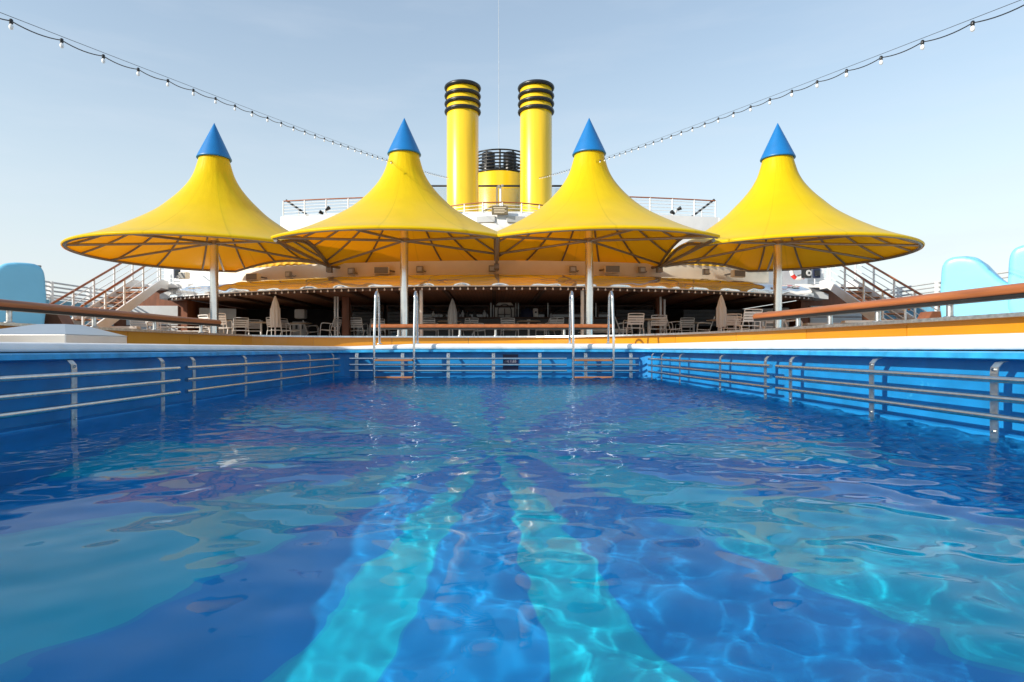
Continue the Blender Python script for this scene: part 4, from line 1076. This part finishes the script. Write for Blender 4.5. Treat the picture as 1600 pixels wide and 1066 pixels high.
# bar counter and things on it
t = thing('bar_counter', (.8, 23.55, DECK), 'long dark grey bar counter with brown top under the veranda', 'bar')
q = MB(); q.box((.8, 23.57, DECK+.44), (7.6, .5, .88)); q.build('front', M['dark_grey'], t)
q = MB(); q.rbox((.8, 23.55, DECK+.915), (7.9, .66, .065), .02); q.build('top', M['dark_brown'], t)
def jar(px_, h, r, m_, label, name='bottle', cat='bottle'):
    x = (px_-AX)/F*23.55; q = MB(); q.lathe([(r, 0), (r*1.02, h*.6), (r*.45, h*.75), (r*.4, h), (.001, h)], (x, 23.55, DECK+.948), 14)
    tag(q.build(name, m_), label, cat, 'bottles and jars on the bar')
for px_, h, r, mm, lb in ((677, .24, .06, 'cushion', 'white jar on the bar near the left ladder'), (686, .14, .05, 'shutter', 'short grey jar on the bar near the left ladder'), (716, .26, .05, 'dark_grey', 'dark bottle on the bar, first right of the parasol'), (723, .28, .05, 'shutter', 'grey bottle on the bar, second right of the parasol'),
                           (731, .22, .06, 'dark_grey', 'dark squat bottle on the bar left of the door'), (741, .25, .05, 'dark_grey', 'dark slim bottle on the bar left of the door'), (757, .28, .07, 'shutter', 'wide grey jar on the bar beside the door'), (861, .16, .06, 'shutter', 'small pale jar on the bar left of the right ladder')):
    jar(px_, h, r, M[mm], lb)
x = (823-AX)/F*23.55
t = thing('drinks_machine', (x, 23.55, DECK+.948), 'navy domed cover with a white drinks machine beside it on the bar', 'machine')
q = MB(); q.lathe([(.27, 0), (.26, .12), (.22, .24), (.14, .32), (.05, .36), (.001, .365)], (x, 23.55, DECK+.948), 24); q.build('cover', M['navy'], t)
q = MB(); q.rbox((x+.33, 23.55, DECK+.948+.17), (.20, .22, .34), .05); h_ = q.build('dispenser', M['cushion'], t)
q = MB(); q.tube([(x+.34, 23.44, DECK+1.14), (x+.34, 23.42, DECK+1.14)], .04, 12); q.build('dial', M['black'], h_)
# service cabinet and urn in the dim left bay
x = (470-AX)/F*25.0
t = thing('service_cabinet', (x, 25, DECK), 'grey service cabinet with white urn in the dim left bay', 'cabinet')
q = MB(); q.rbox((x, 25, DECK+.42), (.55, .45, .84), .02); q.build('body', M['shutter'], t)
for dx in (-.1, .12):
    q = MB(); q.box((x+dx, 24.77, DECK+.62), (.09, .02, .16)); q.build('slot', M['black'], t)
q = MB(); q.rbox((x, 25, DECK+1.16), (.42, .4, .38), .06); q.build('urn', M['cushion'], t)
# stacked loungers
def loungers(px_, Y, rz, nst, label):
    x = (px_-AX)/F*Y; t = thing('stacked_loungers', (x, Y, DECK), label, 'lounger stack', 'stacks of white loungers')
    ca, sa = math.cos(rz), math.sin(rz)
    for k in range(nst):
        z = DECK+.20+k*.13; q = MB()
        for sy in (-.28, .28):
            q.tube([(x+ca*u-sa*sy, Y+sa*u+ca*sy, z) for u in (-.9, .9)], .016, 6)
            if k == 0:
                for u in (-.8, .7): q.tube([(x+ca*u-sa*sy, Y+sa*u+ca*sy, DECK), (x+ca*u-sa*sy, Y+sa*u+ca*sy, z)], .016, 6)
        for u in np.linspace(-.85, .85, 15): q.box((x+ca*u, Y+sa*u, z+.012), (.07, .54, .012), rz=rz)
        if k:
            for sy in (-.28, .28):
                for u in (-.8, .7): q.tube([(x+ca*u-sa*sy, Y+sa*u+ca*sy, z-.13), (x+ca*u-sa*sy, Y+sa*u+ca*sy, z)], .016, 6)
        q.build('lounger', M['alu'], t)
    q = MB(); q.rbox((x, Y, DECK+.20+nst*.13-.06), (1.6, .5, .08), .03, rz=rz); q.build('cushion', M['cushion'], t)
loungers(296, 20.6, .15, 4, 'stack of white slatted loungers behind the left handrail by the grey panels')
loungers(945, 21.6, .0, 2, 'low stack of white loungers behind the right ladder')
loungers(1300, 19.6, -.2, 3, 'stack of white loungers with cushion beneath the right handrail')
loungers(1365, 17.8, -.3, 3, 'stack of white loungers at the foot of the right stairs')
loungers(172, 19.0, .3, 2, 'low stack of white loungers at the foot of the left stairs')
